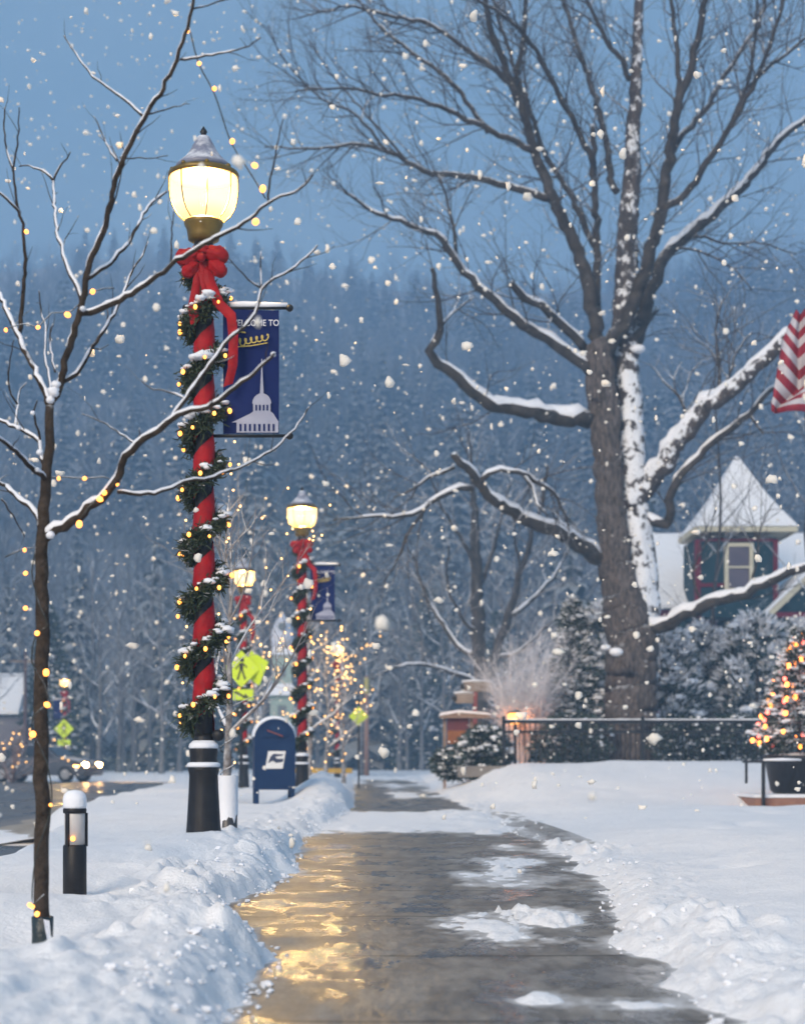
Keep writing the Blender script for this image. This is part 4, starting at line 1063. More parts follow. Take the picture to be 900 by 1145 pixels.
string_lights('string_lights', [P(x, y, F_) for x, y in ((58, 534), (70, 533), (95, 535), (116, 533), (130, 538), (120, 551), (100, 566), (88, 584))],
              [P(x, y, F_-.02) for x, y in ((66, 535), (95, 535), (131, 541), (117, 551), (112, 558), (89, 586))], 'bulb string from the trunk of the nearest young tree to its thick lower branch', .0022, BULBL, 'warm bulb strings on the nearest young tree')
tl = [(6, 623), (26, 614), (40, 612), (36, 640), (44, 676), (54, 700), (41, 708), (36, 740), (50, 765), (56, 785), (38, 800), (38, 822), (52, 850), (58, 900), (40, 960), (37, 1012), (50, 1000)]
string_lights('string_lights', [P(x, y, F_-.03) for x, y in tl],
              [P(x, y, F_-.05) for x, y in ((28, 615), (29, 641), (29, 680), (42, 708), (53, 788), (52, 752), (37, 821), (57, 900), (37, 1014), (34, 1012), (42, 1022))], 'bulb string wound down the trunk of the nearest young tree to its foot', .0022, BULBL, 'warm bulb strings on the nearest young tree')
string_lights('string_lights', [P(x, y, 5.7) for x, y in ((6, 368), (28, 362), (43, 366), (58, 350), (80, 348), (103, 326), (128, 322))],
              [P(x, y, 5.68) for x, y in ((7, 369), (43, 366), (30, 259), (104, 326), (76, 352))], 'bulb string looped between the upper branches of the nearest young tree', .002, BULBL, 'warm bulb strings on the nearest young tree')

# ---- generic bare tree with named parts
def bare_tree(name, loc, H, r, seed, label, cat='tree', group=None, spread=1.0, bark='twig', fork=.42, cfg=None, snow_r=None, nl=9, lean=(0, 0), snow_k=.9, crown_m=None):
    rng = random.Random(seed); t = empty(name, loc, label, cat, group)
    pts = [Vector((lean[0]*i/8*H+rng.gauss(0, .006*H)*(i > 0), lean[1]*i/8*H, -.25+(H*.9+.25)*i/8)) for i in range(9)]
    rad = [r*(1-.86*(i/8)**.8)*(1.25 if i == 0 else 1) for i in range(9)]
    pts2 = catmull(pts, H*.05); rad2 = list(np.interp(np.linspace(0, 8, len(pts2)), range(9), rad))
    b = MB(); b.tube(pts2, rad2, 10); b.build('trunk', M[bark], t, True)
    cr = MB(); sn = MB()
    for i in range(nl):
        f = fork+(.95-fork)*(i+rng.random()*.6)/nl; k = int(f*(len(pts2)-1)); p = pts2[k]; a = i*2.4+rng.uniform(-.5, .5)
        ln = H*(.50-.26*(f-fork)/(1-fork))*rng.uniform(.75, 1.15)*spread; e0 = rng.uniform(.45, .95)
        q = [p.copy()]; cur = p.copy(); d = Vector((math.cos(a)*math.cos(e0), math.sin(a)*math.cos(e0), math.sin(e0)))
        for j in range(7):
            d = (d+Vector((rng.gauss(0, .12), rng.gauss(0, .12), rng.gauss(0, .08)+.05))).normalized(); cur = cur+d*ln/7; q.append(cur.copy())
        rr = [rad2[k]*.58*(1-.85*j/7) for j in range(8)]
        cr.tube(q, rr, 6, caps=False); grow(cr, q, rr, rng, 0, cfg, .2)
        if snow_r: snow_on(sn, q, rr, rng, snow_r, snow_k, .5, .4, 6)
    grow(cr, pts2[int(len(pts2)*.6):], rad2[int(len(pts2)*.6):], rng, 0, cfg, .1)
    co = cr.build('crown', M[crown_m or 'twig_frost'], t)
    if sn.v: sn.build('snow', M['snow_soft'], t, True)
    return t, cr

# second old tree further back, left of the great one
cfgm = [dict(dens=2.4, len=2.3, r=.022, seg=4, fwd=.9, up=.15), dict(dens=2.6, len=.95, r=.012, seg=3, sides=3), dict(dens=3.0, len=.42, r=.008, seg=2, sides=3)]
T2 = Traced(58, 8); p = P(536, 858, 58); p.z = .35
t = empty('bare_tree', p, 'dark two-limbed bare tree behind the direction sign', 'tree')
tr2 = T2.limb([(540, 868, 22), (538, 800, 18), (536, 740, 16), (534, 680, 15), (532, 620, 12), (530, 570, 8), (527, 520, 4), (524, 480, 2)], 20, 2, .3, 7, .5)
for px, w0, w1, dep in (([(538, 790), (548, 755), (562, 710), (576, 660), (592, 610), (606, 560), (612, 520)], 13, 3, -1.5), ([(534, 735), (512, 722), (490, 690), (470, 650), (462, 615)], 7, 2, 1.2),
                        ([(532, 640), (515, 600), (495, 570), (480, 530)], 6, 2, -1.3), ([(534, 660), (550, 620), (560, 580), (572, 535)], 6, 2, 1.4), ([(537, 765), (505, 752), (470, 742), (438, 748), (415, 760)], 7, 1.6, -1.6),
                        ([(570, 690), (595, 670), (622, 640), (640, 605)], 6, 2, 1.2), ([(584, 635), (575, 600), (578, 560)], 4, 1.5, -.8), ([(536, 710), (515, 690), (500, 650), (502, 610)], 5, 2, -1.5), ([(555, 735), (580, 728), (605, 705), (625, 690)], 5, 2, -1.2)):
    T2.limb(px, w0, w1, dep, 8, 1.0)
b = MB(); b.tube(tr2[0], tr2[1], 12); rel(b, p); b.build('trunk', M['bark_limb'], t, True)
tw2 = MB(); sn2 = MB(); rng = random.Random(19)
for pts, rad in T2.limbs[1:]:
    b = MB(); b.tube(pts, rad, 7); rel(b, p); b.build('limb', M['bark_limb'], t, True); snow_on(sn2, pts, rad, rng, .035, .9, .5, .45, 7)
    grow(tw2, pts, rad, rng, 0, cfgm, .2)
k = len(tr2[0])//2; grow(tw2, tr2[0][k:], tr2[1][k:], rng, 0, cfgm, .1)
rel(tw2, p); tw2.build('twigs', M['twig_frost'], t); rel(sn2, p); sn2.build('snow', M['snow_soft'], t, True)
p = P(803, 800, 47)
cfgn = [dict(dens=1.5, len=1.3, r=.014, seg=4, fwd=.9, up=.3), dict(dens=2.2, len=.6, r=.009, seg=3, sides=3)]
bare_tree('bare_tree', (p.x, 47, .6), 12.5, .085, 14, 'slim bare tree in front of the turret of the house', 'tree', None, .42, 'twig', .30, cfgn, None, 11)
p = P(880, 800, 50)
bare_tree('bare_tree', (p.x+.6, 50, .6), 14.5, .10, 18, 'slim bare tree at the edge of the house beyond the flag', 'tree', None, .45, 'twig', .35, cfgn, None, 11)

# ---- lit saplings along the verge
cfgs = [dict(dens=8.5, len=.62, r=.0065, seg=4, fwd=.9, up=.25), dict(dens=9.0, len=.28, r=.0044, seg=3, sides=3)]
for (px, d, H, seed, lab, sp, nb) in ((255, 12.6, 2.55, 4, 'frosted young tree with bulbs close behind the nearest lamp post', 1.05, 44), (366, 37, 3.5, 6, 'slender frosted young tree with bulbs right of the second lamp post', .62, 60),
                                  (384, 44, 3.9, 7, 'frosted young tree before the farthest lamp of the row', .68, 90), (345, 30, 3.6, 9, 'frosted young tree with bulbs beside the mailbox lamp post', .62, 40), (286, 41, 4.3, 10, 'frosted young tree with bulbs near the crossing signs', .65, 50)):
    x = gx(px, d)
    z = gz(x, d)
    sc = d/12.6 if d > 20 else 1
    cc = [dict(c, r=c['r']*(1 if d < 20 else 1.7)) for c in cfgs]
    tt, cr = bare_tree('young_tree', (x, d, z-.02), H, .042 if d < 20 else .06, seed, lab, 'tree', 'young street trees along the kerb', sp, 'twig_frost', .36, cc, .006, 9, crown_m='hoar')
    rng = random.Random(seed); o = empty('string_lights', (x, d, z-.02), 'bulbs scattered through the ' + lab.replace('with bulbs ', ''), 'string lights', 'bulb strings in the young trees along the kerb')
    pick = [cr.v[rng.randrange(len(cr.v))] for _ in range(nb)]+[(.05*math.cos(i*2), .05*math.sin(i*2), H*.06+i*H*.045) for i in range(9)]
    b = MB(); path = [Vector((.055*math.cos(i*.9), .055*math.sin(i*.9), H*.05+i*H*.42/40)) for i in range(41)]
    b.tube(path, .004, 4); b.build('cable', M['cable'], o)
    bm_ = MB(); bm_.ball((0, 0, 0), .008 if d < 20 else .017, 6, 5)
    me = bm_.mesh('bulb', M['bulb_far'])
    for q in pick: link('bulb', me, o, q)
guard((gx(255, 12.45), 12.45, CAMH+(VY-937)*12.45/FPX), 'pale snow-crusted trunk guard beside the black lamp base', 1.0)
# the second guard is a tall split sleeve with snow stuck to its upper half
g = [o for o in SC.objects if o.name.startswith('trunk_guard')][-1]
for ch in list(g.children): bpy.data.objects.remove(ch)
b = MB(); b.lathe([(.066, -.15), (.066, .43), (.058, .432), (.055, .0)], seg=20); b.f = b.f[:-2]; b.mi = b.mi[:-2]; b.build('sleeve', mat('guard_grey', (0.03, 0.03, 0.035), .4, (0.05, 0.05, 0.055), 12.0), g, True)
b = MB(); n = 16
for i in range(n+1):
    a = -PI*.98+PI*1.05*i/n
    lo_ = .17+.14*fbm(np.array([i*.45]), np.array([3.]), 5, 3)[0]*2 - (.12 if i < 5 else 0)
    for q in range(6): b.v.append(((.0705)*math.cos(a), (.0705)*math.sin(a), lo_+(.435-lo_)*q/5))
for i in range(n):
    for q in range(5): k = i*6+q; b.face(k, k+6, k+7, k+1)
b.build('snow', M['snow_soft'], g, True)

# ------------------------------------------------------------------ evergreens
def spray(mb, p, out, L, w, rng, n=3):
    for k in range(n):
        d = (out+Vector((rng.gauss(0, .45), rng.gauss(0, .45), rng.gauss(0, .35)))).normalized()
        s = d.cross(Vector((rng.gauss(0, 1), rng.gauss(0, 1), rng.gauss(0, 1))))
        if s.length < 1e-4: continue
        s = s.normalized()*w*.5; e = p+d*L*rng.uniform(.7, 1.2); m_ = p.lerp(e, .45)
        mb.quad(p, m_+s, e, m_-s)
def shape_r(kind, t):
    if kind == 'cone': return (1-t)**.85*(.55+.45*min(1, t/.08+.3))
    if kind == 'egg': return math.sqrt(max(0, 1-(2*t-.75)**2/1.5625)) if t < 1 else 0
    return math.sqrt(max(0, 1-(2*t-1)**2))
def evergreen(name, loc, H, R, kind, seed, label, group=None, n=2600, L=.16, w=.05, snow_n=260, sr=.05, m='conifer', z0=.05, cat='tree', trunk=True, lump=.25, frost=0):
    rng = random.Random(seed); t = empty(name, loc, label, cat, group)
    fo = MB(); sn = MB(); ph = [rng.uniform(0, 6.3) for _ in range(6)]
    def rad(tz_, a):
        return R*shape_r(kind, tz_)*(1+lump*(.5*math.sin(3*a+ph[0]+tz_*9)+.35*math.sin(5*a+ph[1]-tz_*17)+.3*math.sin(2*a+ph[2]+tz_*26)+.3*math.sin(tz_*34+ph[3]+2*a)))
    for i in range(n):
        tz_ = rng.random()**(1.35 if kind == 'cone' else 1.0); a = rng.uniform(0, 2*PI); rr = rad(tz_, a)*(1-.75*rng.random()**2.2)
        p = Vector((rr*math.cos(a), rr*math.sin(a), z0+tz_*(H-z0)))
        out = Vector((math.cos(a), math.sin(a), rng.uniform(-.25, .5))).normalized()
        spray(fo, p, out, L, w, rng)
    for i in range(snow_n):
        tz_ = rng.random()**(1.3 if kind == 'cone' else .85); a = rng.uniform(0, 2*PI); rr = rad(tz_, a)*rng.uniform(.80, 1.06)
        p = Vector((rr*math.cos(a), rr*math.sin(a), z0+tz_*(H-z0)+L*.25)); q = sr*rng.uniform(.45, 1.25)
        sn.ball(p, q, 6, 4, (rng.uniform(.9, 1.6), rng.uniform(.9, 1.6), rng.uniform(.4, .75)), .3, rng)
    for i in range(frost):
        tz_ = rng.random()**(1.3 if kind == 'cone' else .8); a = rng.uniform(0, 2*PI); rr = rad(tz_, a)*rng.uniform(.9, 1.05)
        p = Vector((rr*math.cos(a), rr*math.sin(a), z0+tz_*(H-z0)+L*.1))
        spray(sn, p, Vector((math.cos(a), math.sin(a), rng.uniform(.1, .8))).normalized(), L*.8, w*.8, rng, 2)
    if trunk:
        b = MB(); b.tube([(0, 0, -.25), (0, 0, H*.4), (0, 0, H*.85)], [R*.09, R*.07, R*.02], 8); b.build('trunk', M['bark_old'], t, True)
    fo.build('foliage', M[m], t)
    if sn.v: sn.build('snow', M['snow_soft'], t)
    return t, rad
def plumed(name, loc, H, R, kind, seed, label, group=None, ncl=150, cr=.20, L=.13, w=.032, m='cedar', snow_m='snow_soft', z0=.1, cat='tree', white=.5, blobs=1, trunk_r=.06):
    """an evergreen made of overlapping plumes, each dark beneath and loaded with snow on top"""
    rng = random.Random(seed); t = empty(name, loc, label, cat, group); fo = MB(); sn = MB()
    for i in range(ncl):
        f = (i+rng.random())/ncl; tz_ = f**(1.25 if kind == 'cone' else .95); a = i*2.39996+rng.uniform(-.4, .4)
        rr = R*shape_r(kind, tz_)*rng.uniform(.62, 1.05); q = cr*rng.uniform(.65, 1.3)*(1-.45*tz_)
        c = Vector((rr*math.cos(a), rr*math.sin(a), z0+tz_*(H-z0))); o = Vector((math.cos(a), math.sin(a), .55 if kind != 'cone' else -.05)).normalized()
        for k in range(26):
            d = Vector((rng.gauss(0, 1), rng.gauss(0, 1), rng.gauss(0, .8))).normalized(); p = c+d*q*rng.uniform(.2, .9)-Vector((0, 0, q*.22))
            spray(fo, p, (d*.6+o), L, w, rng, 2)
        if rng.random() < .12: continue
        for k in range(int(26*white*(.30+1.25*tz_ if kind != 'cone' else 1))):
            d = Vector((rng.gauss(0, 1), rng.gauss(0, 1), abs(rng.gauss(0, .8))+.15)).normalized(); p = c+d*q*rng.uniform(.45, 1.0)+Vector((0, 0, q*.12))
            spray(sn, p, (d*.5+o+Vector((0, 0, .2))), L*.85, w*.85, rng, 2)
        for k in range(blobs):
            p = c+Vector((rng.gauss(0, q*.4), rng.gauss(0, q*.4), q*rng.uniform(.45, .8)))+o*q*.35
            sn.ball(p, q*rng.uniform(.16, .36), 7, 5, (1.5, 1.5, .6), .3, rng)
    b = MB(); b.tube([(0, 0, -.25), (0, 0, H*.4), (0, 0, H*.85)], [trunk_r, trunk_r*.7, trunk_r*.3], 8); b.build('trunk', M['bark_old'], t, True)
    fo.build('foliage', M[m], t); sn.build('snow', M[snow_m], t)
    return t
def at(px, d): return gx(px, d)
ge = 'snowy cedars in front of the house'
plumed('spruce_tree', (at(640, 39.5), 39.5, .5), 3.7, .98, 'cone', 3, 'dark green conifer loaded with snow, left of the old tree trunk', None, 150, .24, .17, .040, 'conifer', white=.42, blobs=2)
for i, (px, d, top, R, sd, lab) in enumerate(((745, 43.5, 712, .95, 5, 'rounded snowy cedar nearest the old tree trunk'), (785, 45, 708, 1.0, 7, 'bushy snowy cedar between its two taller neighbours under the turret'), (846, 44, 693, 1.05, 9, 'tallest snowy cedar, left of the lit tree in its pot'), (893, 46, 700, 1.0, 11, 'snowy cedar behind the lit potted tree'), (668, 44, 680, .9, 15, 'snow-covered evergreen peering out left of the old trunk'))):
    H = CAMH+(VY-top)*d/FPX-.55
    plumed('cedar_tree', (at(px, d), d, .55), H, R*.92, 'egg', sd, lab, ge, 110, .36, .24, .050, 'cedar', white=1.35, blobs=2)
for px, d, H, R, sd, lab in ((640, 37.7, 1.2, .8, 21, 'low dark evergreen shrub behind the fence, left of the trunk'), (770, 37.6, 1.1, .75, 22, 'low dark evergreen shrub behind the fence, right of the trunk'), (825, 37.8, 1.15, .8, 23, 'low dark evergreen shrub near the right end of the fence')):
    evergreen('shrub', (at(px, d), d, .45), H, R, 'ball', sd, lab, 'dark shrubs behind the fence', 900, .16, .05, 70, .05, 'conifer', .0, 'shrub', False)
t, _ = evergreen('hedge_shrub', (at(541, 36.6), 36.6, .3), 1.02, .50, 'ball', 31, 'snow-topped shrub drooping over the fence corner by the notice board', None, 1100, .18, .05, 150, .075, 'conifer', .0, 'shrub', False)
evergreen('shrub', (at(508, 37.6), 37.6, .3), .62, .42, 'ball', 33, 'small low dark shrub under the notice board', 'dark shrubs behind the fence', 500, .16, .05, 60, .06, 'conifer', .0, 'shrub', False)

# frosted deciduous bush over the lantern
rng = random.Random(44); p = P(584, 860, 38.4)
t = empty('frosted_bush', (p.x, 38.4, .45), 'pale pinkish frosted bare bush above the glowing garden lantern', 'bush')
b = MB(); st = MB()
cfgb = [dict(dens=11, len=.62, r=.010, seg=4, fwd=.6, up=.05), dict(dens=14, len=.28, r=.0095, seg=3, sides=3), dict(dens=12, len=.12, r=.008, seg=2, sides=3)]
for i in range(40):
    a = rng.uniform(0, 2*PI); e = rng.uniform(1.08, 1.52); d = Vector((math.cos(a)*math.cos(e), math.sin(a)*math.cos(e), math.sin(e))); q = [Vector((0, 0, 0))]; cur = Vector((0, 0, 0)); ln = rng.uniform(1.9, 3.4)*(.55+.45*math.sin(e))
    for j in range(6):
        d = (d+Vector((rng.gauss(0, .12), rng.gauss(0, .12), rng.gauss(0, .08)))).normalized(); cur = cur+d*ln/6; q.append(cur.copy())
    rr = [.016*(1-.8*j/6) for j in range(7)]; st.tube(q, rr, 5); grow(b, q, rr, rng, 0, cfgb, .25)
M['frost'] = mat('frosted_twig', (0.60, 0.56, 0.585), .8, (0.80, 0.77, 0.80), 6.0, snow=.6, snow_w=.4)
st.build('stem', M['frost'], t); b.build('twigs', M['frost'], t)

# lit tree in a black pot, right edge
cx, cd = at(893, 26.5), 26.5; zp = CAMH+(VY-890)*cd/FPX
t = empty('brick_plinth', (cx, cd, zp), 'low brick plinth with a snowy top under the potted lit tree', 'plinth')
b = MB(); b.box((0, 0, -.09), (1.62, 1.5, .16)); b.build('bricks', None or (lambda: (mat('brick', (0.23, 0.105, 0.07), .85, (0.32, 0.17, 0.12), 7.0, .6, 14)))(), t)
b = MB(); b.box((0, 0, .012), (1.66, 1.54, .045)); b.build('snow', M['snow_soft'], t)
b = MB(); b.box((-.1, -.95, -.20), (2.4, .35, .05)); b.build('lower_step', M['wood'], t)
t = empty('planter_pot', (cx, cd, zp+.034), 'large black pot holding the lit tree on the brick plinth', 'pot')
b = MB(); b.lathe([(.36, 0), (.42, .05), (.50, .48), (.52, .50), (.52, .56), (.48, .57), (.46, .50)], seg=32); b.build('body', M['black'], t, True)
b = MB(); b.lathe([(.47, .50), (.45, .555), (.25, .60), (.01, .61)], seg=20); b.build('snow', M['snow_soft'], t, True)
zt_ = zp+.034+.56; H = CAMH+(VY-703)*cd/FPX-zt_
t = plumed('christmas_tree', (cx, cd, zt_), H, .64, 'cone', 51, 'snowy potted christmas tree with orange and white lights at the right edge', None, 170, .15, .10, .026, 'conifer', white=.50, blobs=2, z0=.12, trunk_r=.04)
def rad(tz_, a): return .64*shape_r('cone', tz_)*1.02
rng = random.Random(53)
ms = []
for nm, mm, r in (('bulb', 'bulb_orange', .034), ('bulb', 'bulb', .030), ('bulb', 'bulb_red', .028)):
    q = MB(); q.ball((0, 0, 0), r, 7, 5, (1, 1, 1.2)); ms.append(q.mesh(nm, M[mm], True))
o = empty('string_lights', (cx, cd, zt_), 'orange, white and red bulbs all over the potted christmas tree', 'string lights')
b = MB(); b.tube([Vector((rad(tt, tt*50)*math.cos(tt*50)*.95, rad(tt, tt*50)*math.sin(tt*50)*.95, .15+tt*(H-.15))) for tt in np.linspace(.02, .97, 160)], .005, 4); b.build('cable', M['cable'], o)
for i in range(96):
    tz_ = (i+rng.random())/96; tz_ = tz_**1.2*.97; a = rng.uniform(0, 2*PI); r = rad(tz_, a)*rng.uniform(1.0, 1.12)
    link('bulb', ms[rng.choice((0, 0, 0, 1, 1, 2))], o, (r*math.cos(a), r*math.sin(a), .12+tz_*(H-.12)))
# small railing by the plinth
x0 = at(853, 25.6); zr = CAMH+(VY-890)*25.6/FPX
t = empty('low_railing', (x0, 25.6, zr), 'short black handrail post beside the potted christmas tree', 'railing')
b = MB(); b.tube([(0, 0, -.3), (0, 0, .50)], .028, 8); b.build('post', M['black'], t)
b = MB(); b.tube([(-.30, 0, .49), (.55, .0, .49)], .016, 8); b.build('rail', M['black'], t)
b = MB(); b.tube([(-.24, .02, .18), (-.24, .02, .52)], .02, 8); b.build('post', M['black'], t)
b = MB(); b.tube([(0, 0, .515), (.27, 0, .52), (.54, 0, .515)], [.016, .024, .016], 8); b.build('snow', M['snow_soft'], t, True)

# ------------------------------------------------------------------ house
HD = 60.0
def hp(x, y, d=HD): return P(x, y, d)
ox = at(825, HD)
t = empty('house', (ox, HD, .3), 'dark teal house with red trim, cream windows and a pointed snowy turret', 'house')
O = Vector((ox, HD, .3))
def part(b, name, m, par=None, sm=False):
    rel(b, O); return b.build(name, m, par or t, sm)
def bx(b, x0, x1, y0, y1, d0, d1, dref=None):
    """box from photo extents measured at distance dref, standing between d0 and d1"""
    dr = dref or d0; a = P(x0, y0, dr); c = P(x1, y1, dr)
    b.box(((a.x+c.x)/2, (d0+d1)/2, (a.z+c.z)/2), (abs(c.x-a.x), d1-d0, abs(a.z-c.z)))
b = MB(); bx(b, 732, 1040, 684, 880, 61.2, 69); part(b, 'wall', M['teal'])
b = MB(); bx(b, 779, 868, 601, 690, 59, 61.6, 59); tw = part(b, 'turret_wall', M['teal'])
# turret roof, flared
A = P(823, 509, 60.3); b = MB(); rings = []
for (hx, yy_) in ((56, 594), (52, 588), (40, 572), (27, 553), (14, 530), (1.5, 509)):
    h = hx*60/FPX; z = CAMH+(VY-yy_)*60/FPX; rings.append(len(b.v)); b.v += [(A.x-h, A.y-h, z), (A.x+h, A.y-h, z), (A.x+h, A.y+h, z), (A.x-h, A.y+h, z)]
for i in range(5):
    for j in range(4): a, c = rings[i], rings[i+1]; k = (j+1) % 4; b.face(a+j, a+k, c+k, c+j)
b.face(rings[0]+3, rings[0]+2, rings[0]+1, rings[0]); b.face(*[rings[5]+j for j in range(4)])
part(b, 'turret_roof', M['snow'])
b = MB(); h = 55*60/FPX
for sx, sy, wx, wy in ((0, -1, 2*h, .10), (0, 1, 2*h, .10)): b.box((A.x, A.y+sy*h, CAMH+(VY-597.5)*60/FPX), (wx, .10, .16))
for sx in (-1, 1): b.box((A.x+sx*h, A.y, CAMH+(VY-597.5)*60/FPX), (.10, 2*h-.11, .16))
b.box((A.x, A.y, CAMH+(VY-598)*60/FPX), (2*h-.12, 2*h-.12, .06))
part(b, 'eave', M['cream'])
b = MB(); rng = random.Random(3)
for px in (780.5, 867): bx(b, px-2.6, px+2.6, 603, 690, 58.93, 59.3, 58.93)
bx(b, 783.2, 864.3, 652, 656, 58.94, 59.2, 58.94); bx(b, 783.2, 864.3, 602.5, 605, 58.94, 59.2, 58.94)
part(b, 'red_trim', M['redtrim'], tw)
def window(x0, x1, y0, y1, d, par):
    b = MB(); w_ = 4.2
    bx(b, x0, x0+w_, y0, y1, d-.10, d+.05); bx(b, x1-w_, x1, y0, y1, d-.10, d+.05); bx(b, x0+w_+.05, x1-w_-.05, y0, y0+4, d-.10, d+.05); bx(b, x0+w_+.05, x1-w_-.05, y1-3.4, y1, d-.10, d+.05)
    bx(b, x0-1.5, x1+1.5, y1+.05, y1+3, d-.16, d+.05); bx(b, x0+w_+.05, x1-w_-.05, (y0+y1)/2-1, (y0+y1)/2+1, d-.08, d+.05)
    rel(b, O); f = b.build('window', M['cream'], par)
    b = MB(); bx(b, x0+3, x1-3, y0+3, y1-3, d-.04, d+.02); rel(b, O); b.build('pane', M['pane'], f)
    b = MB(); a = P(x0-1, y1+.5, d-.13); c = P(x1+1, y1+.5, d-.13); b.tube([a+Vector((0, -.02, .03)), (a+c)/2+Vector((0, -.02, .05)), c+Vector((0, -.02, .03))], [.03, .05, .03], 6); rel(b, O); b.build('snow', M['snow_soft'], f, True)
window(810, 842, 607, 661, 58.95, t)
window(810, 839, 688, 728, 61.15, t)
window(866, 892, 696, 735, 61.15, t)
# red string course
b = MB(); bx(b, 733, 1040, 681.5, 688.5, 61.02, 61.19); bx(b, 734, 738, 688.6, 850, 61.05, 61.19); bx(b, 856, 861, 688.6, 850, 61.05, 61.19); part(b, 'red_trim', M['redtrim'])
# main roof: snowy slope
def roof(x0, x1, ye, yr, de, dr, name, m, th=.14):
    b = MB(); a = P(x0, ye, de); c = P(x1, ye, de); e = P(x0, yr, dr); f = P(x1, yr, dr); e.x = a.x+.25; f.x = c.x
    n_ = Vector((0, -.5, .8))*th
    b.v = [tuple(q) for q in (a, c, f, e)]+[tuple(q+n_) for q in (a, c, f, e)]
    for q in ((3,2,1,0),(4,5,6,7),(0,1,5,4),(1,2,6,5),(2,3,7,6),(3,0,4,7)): b.face(*q)
    b.mi = [0]*6; return part(b, name, m)
rf = roof(727, 1040, 680, 600, 60.7, 65.2, 'roof', M['snow'])
roof(727, 1040, 640, 599.5, 69.6, 65.4, 'roof', M['snow'])
b = MB(); a = P(726, 680, 60.66); e = P(727, 598, 65.2); e.x = a.x+.26; dv_ = (e-a).normalized()
b.tube([a+Vector((0, 0, .02)), e+Vector((0, 0, .1))], .09, 6); part(b, 'bargeboard', M['cream'], rf)
b = MB(); b.v = [tuple(P(732, 684, 61.2)), tuple(P(732, 684, 61.2)+Vector((0, 7.8, 0))), tuple(P(732, 684, 61.2)+Vector((0, 4, 2.4)))]; b.f = [(0, 1, 2)]; b.mi = [0]; part(b, 'gable', M['teal'])
# projecting porch gable at the right
b = MB(); gp = [P(862, 684, 58.6), P(1004, 684, 58.6), P(933, 622, 58.6)]; b.prism(gp, (0, 2.5, 0)); gb = part(b, 'porch_gable', M['teal'])
for sgn, xa in ((-1, 856), (1, 1010)):
    b = MB(); a = P(xa, 687, 58.45); e = P(933, 613, 58.45); nn = (e-a).normalized(); up = Vector((0, 0, 1))
    b.v = []; w_ = Vector((0, 0, -.24))
    b.prism([a, e, e+w_, a+w_], (0, .12, 0)); part(b, 'bargeboard', M['cream'], gb)
    b = MB(); b.prism([a+up*.02, e+up*.02, e+up*.20, a+up*.12], (0, 2.7, 0)); part(b, 'snow', M['snow'], gb)
b = MB(); bx(b, 862, 1004, 684.5, 690, 58.5, 58.7); part(b, 'red_trim', M['redtrim'], gb)
for px in (866, 935, 1000):
    b = MB(); bx(b, px-2.5, px+2.5, 690.5, 860, 58.55, 58.75); part(b, 'porch_post', M['redtrim'])
# lattice of small brackets under the turret left
b = MB(); bx(b, 776, 801, 690, 720, 60.4, 61.1); part(b, 'bay', mat('mauve_siding', (0.12, 0.075, 0.11), .6, (0.17, 0.12, 0.16), 3.0))

# pale building with a snowy roof far left
p = P(8, 868, 92)
t = empty('far_house', (p.x, 92, -.2), 'small far house with a pale snowy roof at the left edge', 'house')
k9 = 92/FPX
b = MB(); b.box((-.9, 2.2, (850-790)*k9/2), (4.2, 4.2, 3.6)); b.build('wall', mat('far_siding', (0.14, 0.13, 0.15), .8, (0.19, 0.18, 0.2), 2.0), t)
b = MB(); x0, x1 = -3.4, .66; z0, z1 = (868-793)*k9, (868-748)*k9
b.v = [(x0, -.3, z0), (x1, -.3, z0), (x1, 2.2, z1), (x0, 2.2, z1), (x1, 4.7, z0), (x0, 4.7, z0), (x0, -.3, z0-.15), (x1, -.3, z0-.15), (x1, 4.7, z0-.15), (x0, 4.7, z0-.15)]
for q in ((0,1,2,3),(3,2,4,5),(6,7,1,0),(8,9,5,4),(7,8,4,2,1),(9,6,0,3,5),(9,8,7,6)): b.face(*q)
b.build('roof', M['snow'], t)
b = MB(); b.box((-.3, .08, 1.2), (.7, .05, .9)); b.build('window', M['pane'], t)

# rust-twigged bush at the far left
rng = random.Random(61); p = P(14, 850, 66)
t = empty('rusty_bush', (p.x, 66, -.1), 'rust coloured twiggy bush with warm bulbs at the left edge by the passing car', 'bush')
b = MB(); cf = [dict(dens=4, len=.6, r=.013, seg=4, up=.2), dict(dens=5, len=.28, r=.01, seg=3, sides=3)]
for i in range(14):
    a = rng.uniform(0, 2*PI); e = rng.uniform(.6, 1.4); q = [Vector((0, 0, 0))]; d = Vector((math.cos(a)*math.cos(e), math.sin(a)*math.cos(e), math.sin(e))); cur = q[0]
    for j in range(5): d = (d+Vector((rng.gauss(0, .12), rng.gauss(0, .12), rng.gauss(0, .1)))).normalized(); cur = cur+d*.42; q.append(cur.copy())
    rr = [.03*(1-.75*j/5) for j in range(6)]; b.tube(q, rr, 5, False); grow(b, q, rr, rng, 0, cf, .2)
b.build('twigs', mat('rust_twig', (0.17, 0.085, 0.065), .85, (0.34, 0.27, 0.26), 4.0, snow=.7), t)
qm = MB(); qm.ball((0, 0, 0), .03, 6, 5); qm = qm.mesh('bulb', M['bulb_far'])
o = empty('string_lights', (p.x, 66, -.1), 'warm bulbs dotted over the rust coloured bush', 'string lights')
b_ = MB(); b_.tube([(.4*math.cos(i), .4*math.sin(i), .4+i*.1) for i in range(14)], .008, 4); b_.build('cable', M['cable'], o)
for i in range(26): link('bulb', qm, o, b.v[rng.randrange(len(b.v))])

